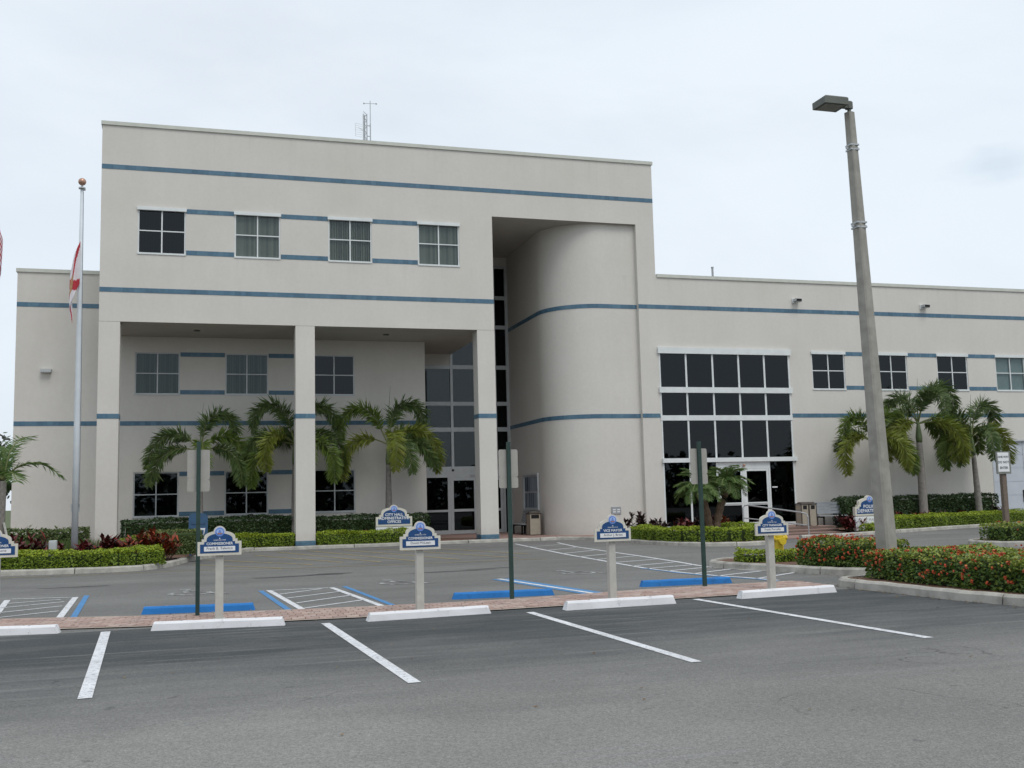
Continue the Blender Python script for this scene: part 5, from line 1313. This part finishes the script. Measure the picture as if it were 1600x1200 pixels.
foxtail(29.95, 38.2, 4.55, 'tallest palm on the right with a dark arching crown', [
    (3,70,175,4.0,'frond_dark'),(178,58,165,2.4,'frond_dark'),(-80,72,165,2.9,'frond_dark'),(100,70,120,2.6,'frond_dark'),(200,12,100,2.7,'frond_olive'),(-35,8,96,3.1,'frond_olive'),(-8,22,112,3.5,'frond'),(185,14,104,3.0,'frond_olive'),(20,10,98,3.2,'frond')], spear=2.0, trunk_r=.17)
foxtail(32.85, 38.2, 3.95, 'rightmost palm, leaning slightly, in front of the garage door', [
    (5,76,190,3.3,'frond_dark'),(176,64,170,2.6,'frond_dark'),(-8,32,120,3.0,'frond_olive'),(-95,34,130,2.6,'frond_dark'),(188,20,112,2.9,'frond'),(205,30,118,2.6,'frond_olive'),(90,50,110,2.4,'frond_dark'),(40,40,110,2.6,'frond'),(-150,14,104,2.4,'frond')], spear=1.9, lean=-.15)
# twin-stemmed date palm in front of the glass wall
t = thing('date_palm', (17.05, 32.9, .12), 'feathery twin trunked date palm in front of the glass wall', 'palm tree')
for (hx2, hz2, sgn) in ((16.55,1.75,-1),(17.75,1.9,1)):
    mb = MB(); p0 = Vector((17.05+.12*sgn,32.9,.08)); p1 = Vector((hx2,32.9+.1*sgn,hz2)); fine = []; fr = []
    for k in range(13):
        f = k/12; q = p0.lerp(p1, f); q.x += -.12*sgn*math.sin(f*PI); fine.append(q); fr.append(.11+.018*(k % 2)+.03*f)
    mb.tube(fine, fr, 9); mb.build('trunk', M['roughtrunk'], t)
    for k in range(38):
        az = k*137.5; e0 = 84 - 70*((k+.5)/38); make_frond(t, p1+Vector((0,0,.05)), az, e0, 70+25*random.random(), random.uniform(.9, 1.15), M['frond_fine'], False, .27, .10, 24, .016)
# young feather palm with props at the left edge
t = thing('feather_palm', (-5.75, 34.5, .1), 'young feather palm propped by wooden braces at the left edge', 'palm tree')
mb = MB(); mb.tube([(-5.75,34.5,.08),(-5.75,34.5,1.2),(-5.72,34.5,2.6)], [.14,.11,.09], 10); mb.build('trunk', M['trunk'], t, smooth=True)
for az, e0, dr, L_ in ((-4,48,88,2.0),(170,60,90,2.2),(200,30,70,2.2),(100,65,80,2.0),(-60,35,75,1.2),(140,10,60,1.8),(60,75,70,2.0),(-150,78,60,1.8)):
    make_frond(t, Vector((-5.72,34.5,2.65)), az, e0, dr, L_, M['frond_fine'], False, .50, .1, 14, .035)
for dx, dy in ((.45,-.5),(-.5,-.3),(.2,.6)):
    mb = MB(); mb.tube([(-5.75+dx,34.5+dy,.08),(-5.75+dx*.2,34.5+dy*.2,1.35)], .035, 6); mb.build('brace', M['postp'], t)
# ------------------------------------------------------------------ background at the left edge
def leafy_tree(x, y, h, r, label, group='trees beyond the left wing'):
    t = thing('leafy_tree', (x, y, 0), label, 'tree', group)
    mb = MB(); mb.tube([(x,y,0),(x+.1,y,h*.3),(x-.1,y,h*.55)], [.22,.17,.10], 8)
    for k in range(7):
        a = k*.9; mb.tube([(x,y,h*(.3+.03*k)),(x+r*.5*math.cos(a),y+r*.5*math.sin(a),h*(.55+.04*k))], [.08,.03], 5)
    mb.build('trunk', M['roughtrunk'], t)
    cb = MB(); clumps = [(random.uniform(-.75,.75)*r, random.uniform(-.75,.75)*r, h*random.uniform(.38,.92)) for _ in range(26)]
    for cx2, cy2, cz in clumps:
        for _ in range(70):
            d = Vector((random.gauss(0,1), random.gauss(0,1), random.gauss(0,1))).normalized(); q = Vector((x+cx2, y+cy2, cz)) + d*r*.33*random.uniform(.5, 1)
            cb.leaf(q, d + Vector((random.uniform(-1,1),random.uniform(-1,1),-.3)), d, .26, .15)
    cb.build('crown', M['hedge_dark'], t)
leafy_tree(-10.5, 52, 5.2, 2.6, 'dark leafy tree farthest left beyond the left wing'); leafy_tree(-8.6, 47, 4.2, 1.3, 'smaller leafy tree right beside the left wing corner')
t = thing('road_sign', (-6.75, 40, 0), 'small square pale sign on a thin post at the left edge', 'road sign')
mb = MB(); mb.tube([(-6.75,40,0),(-6.75,40,2.5)], .03, 6); mb.build('post', M['steel'], t)
mb = MB(); mb.box(-6.95,-6.55,39.95,39.965,2.0,2.5); mb.build('plate', M['signwhite'], t)
mb = MB(); disc(mb, -6.75, 2.28, .10, 39.944, 39.9495, 10); mb.build('symbol', M['ink'], t)
t = thing('street_lamp', (-9.6, 48, 0), 'slender lamp post with a curved arm beyond the left wing', 'street lamp')
mb = MB(); mb.tube([(-9.6,48,0),(-9.6,48,4.3),(-9.3,48,5.0),(-8.6,48,5.15),(-7.9,48,4.75)], [.07,.05,.045,.04,.035], 8); mb.build('pole', M['bronze'], t)
mb = MB(); mb.bevbox(-8.0,-7.75,47.9,48.1,4.66,4.74,.02); mb.build('lamp_head', M['bronze'], t)
# wood behind the photographer, mirrored in the ground-floor glass
wb = MB()
for k in range(90):
    cx2, cy2, hh = -70+k*2.0+random.uniform(-1,1), -42+random.uniform(-4,4), random.uniform(4.2, 6.6)
    for _ in range(110):
        q = Vector((cx2+random.gauss(0,1.4), cy2+random.gauss(0,1.2), hh*random.random())); d = Vector((random.gauss(0,1), random.gauss(0,1), random.gauss(0,.6)))
        wb.leaf(q, d, Vector((random.gauss(0,1), 1, random.gauss(0,1))), 1.1, .8)
tag(wb.build('far_wood', M['lot_far']), 'dark wood across the road', kind='stuff')
